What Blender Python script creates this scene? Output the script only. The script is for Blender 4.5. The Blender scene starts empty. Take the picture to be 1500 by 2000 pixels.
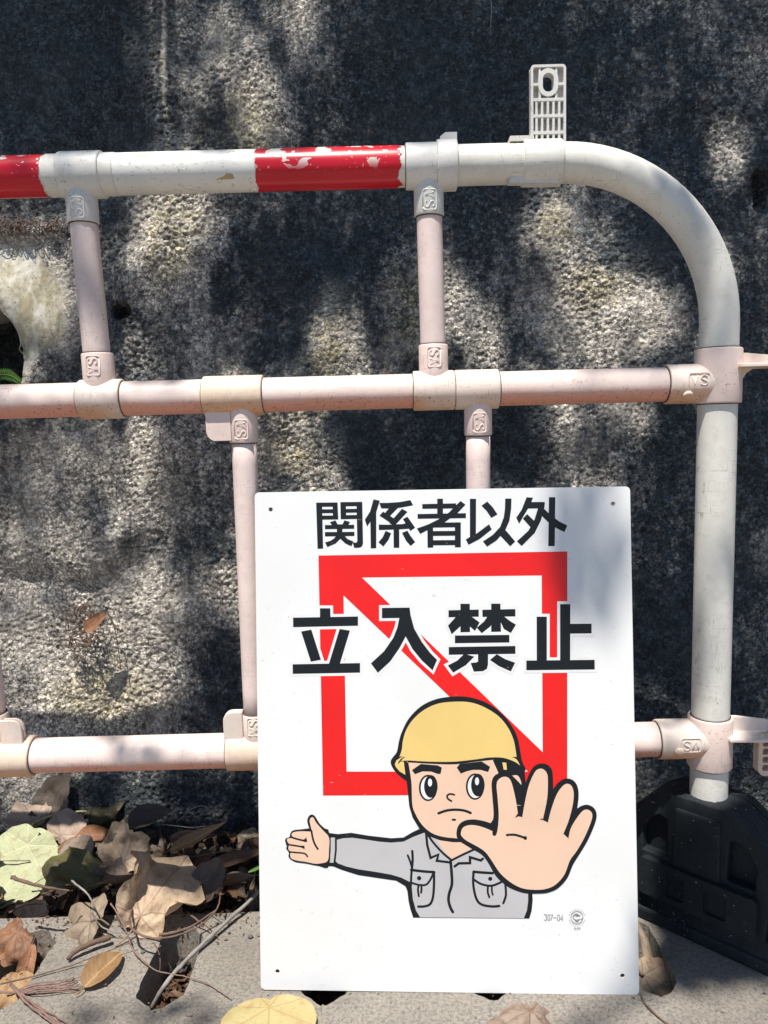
import bpy, math, random
import numpy as np
from mathutils import Vector, Matrix
from mathutils.geometry import tessellate_polygon, delaunay_2d_cdt

S = bpy.context.scene
COL = S.collection
rad = math.radians
random.seed(7)
RNG = np.random.default_rng(7)

# ------------------------------------------------------------------ camera, sky, sun, exposure
CAM_Z, FPX, PITCH, ROLL = 0.675, 1500.0, 6.5, -1.5
SUN_AZ, SUN_EL = 20.0, 69.0            # degrees left of straight behind the camera, above the horizon
SUN = Vector((-math.sin(rad(SUN_AZ)) * math.cos(rad(SUN_EL)), -math.cos(rad(SUN_AZ)) * math.cos(rad(SUN_EL)), math.sin(rad(SUN_EL))))

cam_d = bpy.data.cameras.new("camera")
cam = bpy.data.objects.new("camera", cam_d)
COL.objects.link(cam)
cam_d.sensor_fit = 'VERTICAL'
cam_d.sensor_height = 24.0
cam_d.sensor_width = 18.0
cam_d.lens = FPX / 2000.0 * 24.0
cam_d.clip_start = 0.02
cam_d.clip_end = 500
CAM_R = Matrix.Rotation(rad(90 - PITCH), 3, 'X') @ Matrix.Rotation(rad(ROLL), 3, 'Z')
cam.matrix_world = Matrix.Translation((0, 0, CAM_Z)) @ CAM_R.to_4x4()
S.camera = cam

world = bpy.data.worlds.new("World")
S.world = world
world.use_nodes = True
wn = world.node_tree
wn.nodes.clear()
sky = wn.nodes.new('ShaderNodeTexSky')
sky.sky_type = 'NISHITA'
sky.sun_disc = False
sky.sun_elevation = rad(SUN_EL)
sky.dust_density = 0.2
sky.ozone_density = 4.0
sky.sun_rotation = rad(180 + SUN_AZ)
bg = wn.nodes.new('ShaderNodeBackground')
bg.inputs['Strength'].default_value = 0.08
wo = wn.nodes.new('ShaderNodeOutputWorld')
wn.links.new(sky.outputs[0], bg.inputs[0])
wn.links.new(bg.outputs[0], wo.inputs[0])

sun_d = bpy.data.lights.new("sun", 'SUN')
sun_d.energy = 5.0
sun_d.angle = rad(0.53)
sun_d.color = (1.0, 0.95, 0.865)
sun_o = bpy.data.objects.new("sun", sun_d)
COL.objects.link(sun_o)
sun_o.rotation_euler = SUN.to_track_quat('Z', 'Y').to_euler()
sun_o.location = SUN * 8

S.view_settings.view_transform = 'Standard'
S.view_settings.look = 'None'
S.view_settings.exposure = 0.42
S.view_settings.gamma = 1.0
S.view_settings.use_curve_mapping = False

# ------------------------------------------------------------------ placing helpers
YB = 0.95                                # depth of the barrier's plane
WALL_Y, WALL_LEAN = 1.22, 0.12           # the slope's foot and its lean

def ray(u, v):
    return CAM_R @ Vector(((u - 750) / FPX, -(v - 1000) / FPX, -1.0))

def onB(u, v, y=YB):
    d = ray(u, v)
    return Vector((0, 0, CAM_Z)) + d * (y / d.y)

def onG(u, v, z=0.0):
    d = ray(u, v)
    return Vector((0, 0, CAM_Z)) + d * ((z - CAM_Z) / d.z)

def onW(u, v, off=0.0):
    d = ray(u, v)
    t = (WALL_Y - off + WALL_LEAN * CAM_Z) / (d.y - WALL_LEAN * d.z)
    return Vector((0, 0, CAM_Z)) + d * t

# ------------------------------------------------------------------ object helpers
MW = {}

def tag(o, label=None, cat=None, group=None, kind=None):
    if label: o['label'] = label
    if cat: o['category'] = cat
    if group: o['group'] = group
    if kind: o['kind'] = kind
    return o

def empty(name, mat4, label, cat, group=None):
    o = bpy.data.objects.new(name, None)
    COL.objects.link(o)
    o.empty_display_size = 0.05
    o.matrix_world = mat4
    MW[o.name] = mat4.copy()
    return tag(o, label, cat, group)

def mk(name, verts, faces, mat, parent=None, smooth=True, local=False, uv=None, attr=None, sharp=None):
    me = bpy.data.meshes.new(name)
    if parent is not None and not local:
        inv = MW[parent.name].inverted()
        verts = [inv @ Vector(p) for p in verts]
    me.from_pydata([tuple(p) for p in verts], [], faces)
    me.materials.append(mat)
    if smooth:
        me.polygons.foreach_set('use_smooth', [True] * len(me.polygons))
        if sharp is not None:
            me.set_sharp_from_angle(angle=rad(sharp))
    if uv is not None:
        l = me.uv_layers.new(name='UVMap')
        idx = np.empty(len(me.loops), np.int32)
        me.loops.foreach_get('vertex_index', idx)
        l.data.foreach_set('uv', np.asarray(uv, np.float32)[idx].ravel())
    o = bpy.data.objects.new(name, me)
    COL.objects.link(o)
    if parent is not None:
        o.parent = parent
        MW[o.name] = MW[parent.name]
    return o

class MB:
    def __init__(self):
        self.v = []; self.f = []
    def add(self, vf):
        v, f = vf
        b = len(self.v)
        self.v += [Vector(p) for p in v]
        self.f += [tuple(i + b for i in q) for q in f]
        return self
    def obj(self, name, mat, parent=None, **k):
        return mk(name, self.v, self.f, mat, parent, **k)

def frames(pts):
    pts = [Vector(p) for p in pts]
    T = []
    for i in range(len(pts)):
        a = pts[max(i - 1, 0)]; b = pts[min(i + 1, len(pts) - 1)]
        T.append((b - a).normalized())
    n = T[0].orthogonal().normalized()
    out = []
    for i, t in enumerate(T):
        if i:
            n = (n - t * n.dot(t)).normalized()
        out.append((pts[i], t, n, t.cross(n)))
    return out

def tube(pts, r, n=28, caps=True):
    F = frames(pts)
    if not hasattr(r, '__len__'): r = [r] * len(F)
    v = []; f = []
    for (p, t, a, b), ri in zip(F, r):
        for k in range(n):
            an = 2 * math.pi * k / n
            v.append(p + (a * math.cos(an) + b * math.sin(an)) * ri)
    for i in range(len(F) - 1):
        for k in range(n):
            k2 = (k + 1) % n
            f.append((i * n + k, i * n + k2, (i + 1) * n + k2, (i + 1) * n + k))
    if caps:
        f.append(tuple(range(n - 1, -1, -1)))
        f.append(tuple((len(F) - 1) * n + k for k in range(n)))
    return v, f

def sleeve(a, b, r, bev=0.0016, n=32):
    """a short pipe collar with softened rims, from a to b"""
    a, b = Vector(a), Vector(b)
    d = (b - a).normalized()
    return tube([a, a + d * bev * 0.3, a + d * bev, b - d * bev, b - d * bev * 0.3, b],
                [r - bev, r - bev * 0.3, r, r, r - bev * 0.3, r - bev], n)

def crom(pts, sub=5, closed=False):
    P = [np.array(p, float) for p in pts]
    n = len(P); out = []
    rng = range(n) if closed else range(n - 1)
    for i in rng:
        if closed:
            p0, p1, p2, p3 = P[i - 1], P[i], P[(i + 1) % n], P[(i + 2) % n]
        else:
            p0, p1, p2, p3 = P[max(i - 1, 0)], P[i], P[i + 1], P[min(i + 2, n - 1)]
        for k in range(sub):
            t = k / sub
            out.append(0.5 * ((2 * p1) + (-p0 + p2) * t + (2 * p0 - 5 * p1 + 4 * p2 - p3) * t * t + (-p0 + 3 * p1 - 3 * p2 + p3) * t ** 3))
    if not closed: out.append(P[-1])
    return out

def box(c, sx, sy, sz, R=None):
    v = []
    for x in (-1, 1):
        for y in (-1, 1):
            for z in (-1, 1):
                p = Vector((x * sx / 2, y * sy / 2, z * sz / 2))
                v.append(Vector(c) + (R @ p if R else p))
    return v, [(0, 1, 3, 2), (4, 6, 7, 5), (0, 4, 5, 1), (2, 3, 7, 6), (0, 2, 6, 4), (1, 5, 7, 3)]

def area2(p):
    return sum(p[i - 1][0] * p[i][1] - p[i][0] * p[i - 1][1] for i in range(len(p))) / 2

def dedupe(l, eps=2e-6):
    out = []
    for p in l:
        if not out or math.hypot(p[0] - out[-1][0], p[1] - out[-1][1]) > eps: out.append(p)
    while len(out) > 3 and math.hypot(out[0][0] - out[-1][0], out[0][1] - out[-1][1]) <= eps: out.pop()
    return out

def fill(outer, holes=()):
    loops = [[Vector((p[0], p[1], 0)) for p in l] for l in [outer, *holes]]
    tris = tessellate_polygon(loops)
    flat = [q for l in loops for q in l]
    out = []
    for t in tris:
        a, b, c = (flat[i] for i in t)
        s = (b.x - a.x) * (c.y - a.y) - (c.x - a.x) * (b.y - a.y)
        if abs(s) < 1e-14: continue
        out.append(tuple(t) if s > 0 else (t[0], t[2], t[1]))
    return flat, out

def inpoly(x, y, poly):
    c = False
    for i in range(len(poly)):
        x0, y0 = poly[i - 1][0], poly[i - 1][1]; x1, y1 = poly[i][0], poly[i][1]
        if (y0 > y) != (y1 > y) and x < (x1 - x0) * (y - y0) / (y1 - y0) + x0: c = not c
    return c

def cdt_fill(outer, holes=()):
    loops = [outer, *holes]
    K = 1000.0
    vs, es = [], []
    for l in loops:
        b = len(vs); n = len(l)
        vs += [Vector((p[0] * K, p[1] * K)) for p in l]
        es += [(b + i, b + (i + 1) % n) for i in range(n)]
    V, _, F, *_r = delaunay_2d_cdt(vs, es, [], 0, 1e-5)
    out = []
    for f in F:
        x = sum(V[i].x for i in f) / 3 / K; y = sum(V[i].y for i in f) / 3 / K
        if inpoly(x, y, outer) and not any(inpoly(x, y, h) for h in holes):
            a, b, c = (V[i] for i in f)
            s = (b.x - a.x) * (c.y - a.y) - (c.x - a.x) * (b.y - a.y)
            out.append(tuple(f) if s > 0 else (f[0], f[2], f[1]))
    return [Vector((p.x / K, p.y / K, 0)) for p in V], out

def plate(outer, holes, z0, z1, xf=lambda p: p, bev=0.0):
    """prism between z0 and z1 (z1 the visible side), with holes"""
    flat, tr = fill(outer, holes)
    n = len(flat)
    v = [xf(Vector((p.x, p.y, z1))) for p in flat] + [xf(Vector((p.x, p.y, z0))) for p in flat]
    f = list(tr) + [(c + n, b + n, a + n) for a, b, c in tr]
    base = 0
    for l in [outer, *holes]:
        m = len(l)
        for i in range(m):
            a, b = base + i, base + (i + 1) % m
            q = (a, a + n, b + n, b)
            f.append(q if ((area2(l) > 0) == (l is outer)) else q[::-1])
        base += m
    return v, f

def rrect(x0, y0, x1, y1, r, n=6):
    out = []
    for cx, cy, a0 in ((x1 - r, y0 + r, -90), (x1 - r, y1 - r, 0), (x0 + r, y1 - r, 90), (x0 + r, y0 + r, 180)):
        for k in range(n + 1):
            a = rad(a0 + 90 * k / n)
            out.append((cx + r * math.cos(a), cy + r * math.sin(a)))
    return out

def circ(cx, cy, rx, ry=None, n=28):
    ry = rx if ry is None else ry
    return [(cx + rx * math.cos(2 * math.pi * k / n), cy + ry * math.sin(2 * math.pi * k / n)) for k in range(n)]

# ------------------------------------------------------------------ noise in numpy
def _h(ix, iy, seed):
    h = (ix.astype(np.int64) * 374761393 + iy.astype(np.int64) * 668265263 + seed * 974711) & 0xffffffff
    h = ((h ^ (h >> 13)) * 1274126177) & 0xffffffff
    h = ((h ^ (h >> 16)) * 2246822519) & 0xffffffff
    return ((h ^ (h >> 15)) & 0xffffff) / float(0x1000000)

def perlin(x, y, seed=0):
    xi, yi = np.floor(x), np.floor(y)
    xf, yf = x - xi, y - yi
    u = xf * xf * xf * (xf * (xf * 6 - 15) + 10); w = yf * yf * yf * (yf * (yf * 6 - 15) + 10)
    def g(dx, dy):
        a = _h(xi + dx, yi + dy, seed) * 2 * np.pi
        return np.cos(a) * (xf - dx) + np.sin(a) * (yf - dy)
    n0 = g(0, 0) * (1 - u) + g(1, 0) * u
    n1 = g(0, 1) * (1 - u) + g(1, 1) * u
    return (n0 * (1 - w) + n1 * w) * 1.5

def worley(x, y, seed=0):
    xi, yi = np.floor(x), np.floor(y)
    best = np.full(x.shape, 9.0); hid = np.zeros(x.shape)
    for dx in (-1, 0, 1):
        for dy in (-1, 0, 1):
            cx, cy = xi + dx, yi + dy
            px = cx + _h(cx, cy, seed + 1); py = cy + _h(cx, cy, seed + 2)
            d = (px - x) ** 2 + (py - y) ** 2
            m = d < best
            best = np.where(m, d, best)
            hid = np.where(m, _h(cx, cy, seed + 3), hid)
    return np.sqrt(best), hid

# ------------------------------------------------------------------ materials
class NT:
    def __init__(self, name):
        self.m = bpy.data.materials.new(name)
        self.m.use_nodes = True
        self.t = self.m.node_tree
        self.t.nodes.clear()
        self.out = self.t.nodes.new('ShaderNodeOutputMaterial')
        self.b = self.t.nodes.new('ShaderNodeBsdfPrincipled')
        self.t.links.new(self.b.outputs[0], self.out.inputs[0])
    def n(self, typ, **k):
        o = self.t.nodes.new('ShaderNode' + typ)
        for a, b in k.items(): setattr(o, a, b)
        return o
    def l(self, a, b): self.t.links.new(a, b)
    def put(self, sock, val):
        if hasattr(val, 'is_output'): self.l(val, sock)
        elif isinstance(val, tuple) and len(val) == 3 and sock.type == 'RGBA': sock.default_value = (*val, 1)
        else: sock.default_value = val
    def coord(self, which='Object', scale=(1, 1, 1)):
        c = self.n('TexCoord')
        mp = self.n('Mapping')
        mp.inputs['Scale'].default_value = scale
        self.l(c.outputs[which], mp.inputs[0])
        return mp.outputs[0]
    def noise(self, co, scale, detail=3, rough=0.55, dist=0.0):
        o = self.n('TexNoise')
        o.inputs['Scale'].default_value = scale; o.inputs['Detail'].default_value = detail
        o.inputs['Roughness'].default_value = rough; o.inputs['Distortion'].default_value = dist
        self.l(co, o.inputs['Vector'])
        return o.outputs[0]
    def ramp(self, fac, a, b, smooth=True):
        """0 below a, 1 above b"""
        o = self.n('MapRange', interpolation_type='SMOOTHSTEP' if smooth else 'LINEAR')
        self.put(o.inputs[0], fac)
        if a <= b:
            o.inputs[1].default_value = a; o.inputs[2].default_value = b; o.inputs[3].default_value = 0; o.inputs[4].default_value = 1
        else:
            o.inputs[1].default_value = b; o.inputs[2].default_value = a; o.inputs[3].default_value = 1; o.inputs[4].default_value = 0
        return o.outputs[0]
    def math(self, op, a, b=0.0, c=0.0):
        o = self.n('Math', operation=op)
        self.put(o.inputs[0], a); self.put(o.inputs[1], b)
        if op in ('MULTIPLY_ADD',): self.put(o.inputs[2], c)
        return o.outputs[0]
    def mix(self, fac, a, b, mode='MIX'):
        o = self.n('Mix', data_type='RGBA', blend_type=mode)
        self.put(o.inputs[0], fac); self.put(o.inputs[6], a); self.put(o.inputs[7], b)
        return o.outputs[2]
    def bump(self, h, strength=0.3, dist=0.002, prev=None):
        o = self.n('Bump')
        o.inputs['Strength'].default_value = strength; o.inputs['Distance'].default_value = dist
        self.l(h, o.inputs['Height'])
        if prev is not None: self.l(prev, o.inputs['Normal'])
        return o.outputs[0]
    def fin(self, col, rough=0.5, normal=None, **k):
        self.put(self.b.inputs['Base Color'], col)
        self.put(self.b.inputs['Roughness'], rough)
        if normal is not None: self.l(normal, self.b.inputs['Normal'])
        for a, b in k.items(): self.put(self.b.inputs[a.replace('_', ' ')], b)
        return self.m

def plastic(name, base, under=None, specks=0.5, grime=(0.05, 0.045, 0.04), rough=0.42, blot=None, scratch=0.4):
    t = NT(name)
    co = t.coord('Object')
    big = t.noise(co, 9, 4)
    col = t.mix(t.ramp(big, 0.3, 0.75), base, tuple(c * 0.86 for c in base))
    if under:                                    # faded red plastic; the underside's warm bounced shade is painted in by normal
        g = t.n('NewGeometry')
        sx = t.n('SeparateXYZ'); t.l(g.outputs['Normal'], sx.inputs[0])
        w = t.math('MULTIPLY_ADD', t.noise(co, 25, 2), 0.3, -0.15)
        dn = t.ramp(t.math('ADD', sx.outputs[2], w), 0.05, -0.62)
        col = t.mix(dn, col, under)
    if blot:
        col = t.mix(t.ramp(t.noise(co, 6, 3), 0.45, 0.65), col, blot)
    # fine specks, scuffs, and scratches along the pipe
    s1 = t.ramp(t.noise(co, 380, 2, 0.5), 0.62, 0.67)
    m1 = t.ramp(t.noise(co, 17, 4, 0.65), 0.51, 0.66)
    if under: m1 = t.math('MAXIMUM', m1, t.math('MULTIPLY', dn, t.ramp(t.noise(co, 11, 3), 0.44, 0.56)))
    s2 = t.ramp(t.noise(t.coord('Object', (40, 40, 700)), 1.0, 2, 0.6, 0.6), 0.61, 0.67)
    s3 = t.ramp(t.noise(t.coord('Object', (700, 60, 60)), 1.0, 2, 0.6, 0.6), 0.61, 0.67)
    m2 = t.ramp(t.noise(co, 14, 3), 0.49, 0.6)
    d = t.math('MAXIMUM', t.math('MULTIPLY', s1, m1), t.math('MULTIPLY', t.math('MAXIMUM', s2, s3), t.math('MULTIPLY', m2, scratch)))
    col = t.mix(t.math('MULTIPLY', d, specks), col, grime)
    film = t.ramp(t.noise(co, 60, 5, 0.7), 0.45, 0.8)
    col = t.mix(t.math('MULTIPLY', film, 0.28), col, (0.33, 0.27, 0.22))
    nb = t.bump(t.noise(co, 90, 4), 0.12, 0.002)
    r = t.math('MULTIPLY_ADD', film, 0.3, rough)
    return t.fin(col, r, nb)

M = {}
M['white'] = plastic('white plastic', (0.79, 0.765, 0.70), specks=0.45, scratch=0.9)
M['post'] = plastic('speckled white plastic', (0.76, 0.75, 0.71), specks=0.9, scratch=1.0)
M['white_fit'] = plastic('cream white fitting', (0.77, 0.75, 0.71), specks=0.55)
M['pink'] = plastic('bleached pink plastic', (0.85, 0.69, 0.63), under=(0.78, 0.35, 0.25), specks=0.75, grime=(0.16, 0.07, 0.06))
M['bar'] = plastic('pale pink bar plastic', (0.88, 0.71, 0.655), specks=0.6, grime=(0.2, 0.12, 0.1))
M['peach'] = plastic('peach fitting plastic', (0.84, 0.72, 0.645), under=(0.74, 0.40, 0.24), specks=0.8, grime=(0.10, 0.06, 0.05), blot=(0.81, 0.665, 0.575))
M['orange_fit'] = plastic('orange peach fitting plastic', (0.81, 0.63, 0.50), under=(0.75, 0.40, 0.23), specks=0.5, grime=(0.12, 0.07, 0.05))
M['rose_fit'] = plastic('dusty rose fitting plastic', (0.85, 0.675, 0.61), specks=0.8, grime=(0.13, 0.09, 0.08))

def red_tape():
    t = NT('chipped red band')
    co = t.coord('Object')
    col = t.mix(t.ramp(t.noise(co, 7, 3), 0.35, 0.7), (0.60, 0.006, 0.022), (0.50, 0.004, 0.018))
    chips = t.ramp(t.noise(t.coord('Object', (40, 40, 70)), 1.0, 2.5, 0.55, 0.4), 0.60, 0.612)
    small = t.ramp(t.noise(t.coord('Object', (210, 210, 260)), 1.0, 1, 0.4), 0.70, 0.715)
    g = t.n('NewGeometry'); sx = t.n('SeparateXYZ'); t.l(g.outputs['Normal'], sx.inputs[0])
    up = t.ramp(sx.outputs[2], -0.5, 0.35)       # most of the paint is knocked off along the top
    c = t.math('MULTIPLY', t.math('MAXIMUM', chips, small), up)
    col = t.mix(c, col, (0.72, 0.69, 0.63))
    sp = t.ramp(t.noise(co, 300, 2), 0.7, 0.76)
    col = t.mix(t.math('MULTIPLY', sp, 0.5), col, (0.05, 0.01, 0.01))
    nb = t.bump(c, 0.25, -0.0006)
    return t.fin(col, 0.3, nb)
M['red_band'] = red_tape()

M['grime'] = None  # joint dirt together with painted gap shadow, set below
def rubber():
    t = NT('dusty black rubber')
    co = t.coord('Object')
    d = t.ramp(t.noise(co, 18, 5, 0.65), 0.42, 0.75)
    col = t.mix(t.math('MULTIPLY', d, 0.5), (0.004, 0.0085, 0.013), (0.030, 0.037, 0.044))
    sp = t.ramp(t.noise(co, 260, 1, 0.4), 0.755, 0.77)
    col = t.mix(sp, col, (0.32, 0.32, 0.30))
    nb = t.bump(t.noise(co, 160, 4), 0.35, 0.002)
    return t.fin(col, 0.75, nb)
M['rubber'] = rubber()

def sign_white():
    t = NT('white sign board')
    co = t.coord('Object')
    col = t.mix(t.ramp(t.noise(co, 5, 4), 0.35, 0.75), (0.80, 0.80, 0.80), (0.755, 0.755, 0.745))
    s = t.ramp(t.noise(t.coord('Object', (60, 160, 60)), 1.0, 4, 0.65, 1.2), 0.66, 0.72)
    m = t.ramp(t.noise(co, 8, 2), 0.48, 0.62)
    col = t.mix(t.math('MULTIPLY', t.math('MULTIPLY', s, m), 0.55), col, (0.42, 0.40, 0.36))
    sp = t.ramp(t.noise(co, 380, 1, 0.3), 0.765, 0.78)
    col = t.mix(t.math('MULTIPLY', sp, 0.5), col, (0.2, 0.18, 0.16))
    nb = t.bump(t.noise(co, 3.5, 1), 0.25, 0.004)
    return t.fin(col, 0.32, nb)
M['sign'] = sign_white()

def ink(name, col, rough=0.34):
    t = NT(name)
    co = t.coord('Object')
    c = t.mix(t.ramp(t.noise(co, 11, 4), 0.35, 0.75), col, tuple(x * 0.9 for x in col))
    s = t.ramp(t.noise(t.coord('Object', (90, 260, 90)), 1.0, 2, 0.5, 1.0), 0.74, 0.755)
    m = t.ramp(t.noise(co, 14, 2), 0.5, 0.6)
    c = t.mix(t.math('MULTIPLY', t.math('MULTIPLY', s, m), 0.55), c, (0.7, 0.68, 0.66))
    nb = t.bump(t.noise(co, 3.5, 1), 0.25, 0.004)
    return t.fin(c, rough, nb)
M['ink_black'] = ink('black print', (0.0015, 0.0045, 0.008), 0.5)
M['ink_red'] = ink('red print', (0.80, 0.012, 0.012))
M['ink_white'] = ink('white print', (0.78, 0.78, 0.78))
M['ink_grey'] = ink('grey print', (0.50, 0.49, 0.50))
M['ink_yellow'] = ink('yellow print', (0.79, 0.565, 0.20))
M['ink_skin'] = ink('skin print', (0.80, 0.545, 0.40))
M['ink_faint'] = ink('faint grey print', (0.22, 0.22, 0.23))

def concrete():
    t = NT('grey concrete paver')
    co = t.coord('Object')
    c = t.mix(t.ramp(t.noise(co, 6, 5, 0.6), 0.3, 0.72), (0.36, 0.32, 0.268), (0.262, 0.232, 0.196))
    g = t.noise(co, 220, 4, 0.75)
    c = t.mix(t.ramp(g, 0.36, 0.58), (0.17, 0.157, 0.143), c)
    li = t.ramp(t.noise(co, 480, 1, 0.5), 0.68, 0.74)
    c = t.mix(t.math('MULTIPLY', li, 0.7), c, (0.55, 0.53, 0.50))
    dk = t.ramp(t.noise(co, 520, 1, 0.5), 0.30, 0.25)
    c = t.mix(t.math('MULTIPLY', dk, 0.7), c, (0.06, 0.055, 0.05))
    st = t.ramp(t.noise(co, 16, 4, 0.65), 0.54, 0.72)
    c = t.mix(t.math('MULTIPLY', st, 0.45), c, (0.12, 0.11, 0.105))
    nb = t.bump(t.noise(co, 200, 5, 0.8), 0.9, 0.003)
    nb = t.bump(t.noise(co, 60, 3), 0.3, 0.004, nb)
    return t.fin(c, 0.9, nb)
M['concrete'] = concrete()

def soil():
    t = NT('dark soil')
    co = t.coord('Object')
    c = t.mix(t.ramp(t.noise(co, 90, 5, 0.7), 0.3, 0.7), (0.022, 0.018, 0.015), (0.065, 0.05, 0.038))
    nb = t.bump(t.noise(co, 120, 5, 0.7), 0.9, 0.006)
    return t.fin(c, 0.95, nb)
M['soil'] = soil()

def wall_mat():
    t = NT('stained sprayed concrete')
    co = t.coord('Object')
    at = t.n('Attribute', attribute_name='stain_shade')
    sp = t.n('SeparateColor'); t.l(at.outputs['Color'], sp.inputs[0])
    lime, yel, alg_shade = sp.outputs[0], sp.outputs[1], sp.outputs[2]
    # single grains of the mortar, each with its own tone, darker gaps between them
    wob = t.n('TexNoise'); wob.inputs['Scale'].default_value = 190; wob.inputs['Detail'].default_value = 2; t.l(co, wob.inputs['Vector'])
    dv = t.n('VectorMath', operation='MULTIPLY_ADD'); t.l(wob.outputs['Color'], dv.inputs[0]); dv.inputs[1].default_value = (.006, .006, .006); t.l(co, dv.inputs[2])
    def grains(scale):
        v = t.n('TexVoronoi', feature='F1'); v.inputs['Scale'].default_value = scale; t.l(dv.outputs[0], v.inputs['Vector'])
        s = t.n('SeparateColor'); t.l(v.outputs['Color'], s.inputs[0])
        return s.outputs[0], v.outputs['Distance']
    g1, d1 = grains(210)
    g2, d2 = grains(430)
    gap = t.math('MAXIMUM', t.ramp(d1, 0.52, 0.85), t.math('MULTIPLY', t.ramp(d2, 0.55, 0.9), 0.6))
    tone = t.math('ADD', t.math('MULTIPLY', t.math('POWER', g1, 1.6), 0.9), t.math('MULTIPLY', t.math('POWER', g2, 2.5), 0.8))
    c = t.mix(t.ramp(t.noise(co, 40, 5, 0.65), 0.3, 0.7), (0.56, 0.505, 0.435), (0.40, 0.362, 0.315))
    # yellow lichen
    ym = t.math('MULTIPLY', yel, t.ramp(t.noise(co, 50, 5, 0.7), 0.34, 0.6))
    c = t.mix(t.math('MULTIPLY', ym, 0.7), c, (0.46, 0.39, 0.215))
    # black algae film, broken up, with the wall's shade painted into it
    brk = t.math('ADD', alg_shade, t.math('MULTIPLY_ADD', t.noise(co, 70, 6, 0.78), 1.2, -0.60))
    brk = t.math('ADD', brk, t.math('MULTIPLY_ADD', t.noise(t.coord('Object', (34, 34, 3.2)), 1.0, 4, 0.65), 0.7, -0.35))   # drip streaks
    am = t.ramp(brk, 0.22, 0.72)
    c = t.mix(t.math('MULTIPLY', am, 0.93), c, t.mix(t.ramp(t.noise(co, 60, 4, 0.7), 0.35, 0.7), (0.009, 0.018, 0.027), (0.048, 0.069, 0.085)))  # bluish tint of the shade put into the algae colour
    gm = t.n('Mix', data_type='RGBA', blend_type='MULTIPLY'); gm.inputs[0].default_value = 1.0
    t.l(c, gm.inputs[6])
    lump = t.ramp(t.noise(co, 34, 5, 0.7), 0.25, 0.75)
    plain = t.ramp(t.noise(co, 9, 3), 0.42, 0.62)                      # stretches where the grain is clogged and smoother
    amp = t.math('MULTIPLY_ADD', plain, -0.55, 1.25)
    k = t.math('MULTIPLY', t.math('MULTIPLY_ADD', t.math('SUBTRACT', tone, 0.45), amp, 0.88), t.math('MULTIPLY_ADD', lump, 0.75, 0.62))
    cc = t.n('CombineColor'); [t.l(k, cc.inputs[q]) for q in range(3)]
    t.l(cc.outputs[0], gm.inputs[7])
    c = t.mix(t.math('MULTIPLY', gap, t.math('MULTIPLY_ADD', plain, -0.35, 0.66)), gm.outputs[2], (0.009, 0.015, 0.021))
    # lime run from the weep hole
    lc = t.mix(t.ramp(t.noise(t.coord('Object', (34, 34, 15)), 1.0, 6, 0.72), 0.38, 0.62), (0.56, 0.535, 0.47), (0.32, 0.28, 0.185))
    lc = t.mix(t.math('MULTIPLY', t.ramp(t.noise(co, 150, 4, 0.7), 0.57, 0.66), 0.75), lc, (0.11, 0.095, 0.08))
    lm = t.ramp(t.math('ADD', lime, t.math('MULTIPLY_ADD', t.noise(co, 60, 5, 0.75), 0.7, -0.35)), 0.4, 0.62)
    c = t.mix(lm, c, lc)
    hgt = t.math('SUBTRACT', t.math('MULTIPLY', g1, 0.35), gap)
    hgt = t.math('MULTIPLY', hgt, t.math('SUBTRACT', 1.0, lm))
    nb = t.bump(hgt, 0.8, 0.0022)
    nb = t.bump(t.noise(co, 330, 4, 0.75), 0.4, 0.002, nb)
    return t.fin(c, 0.85, nb)
M['wall'] = wall_mat()

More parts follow.
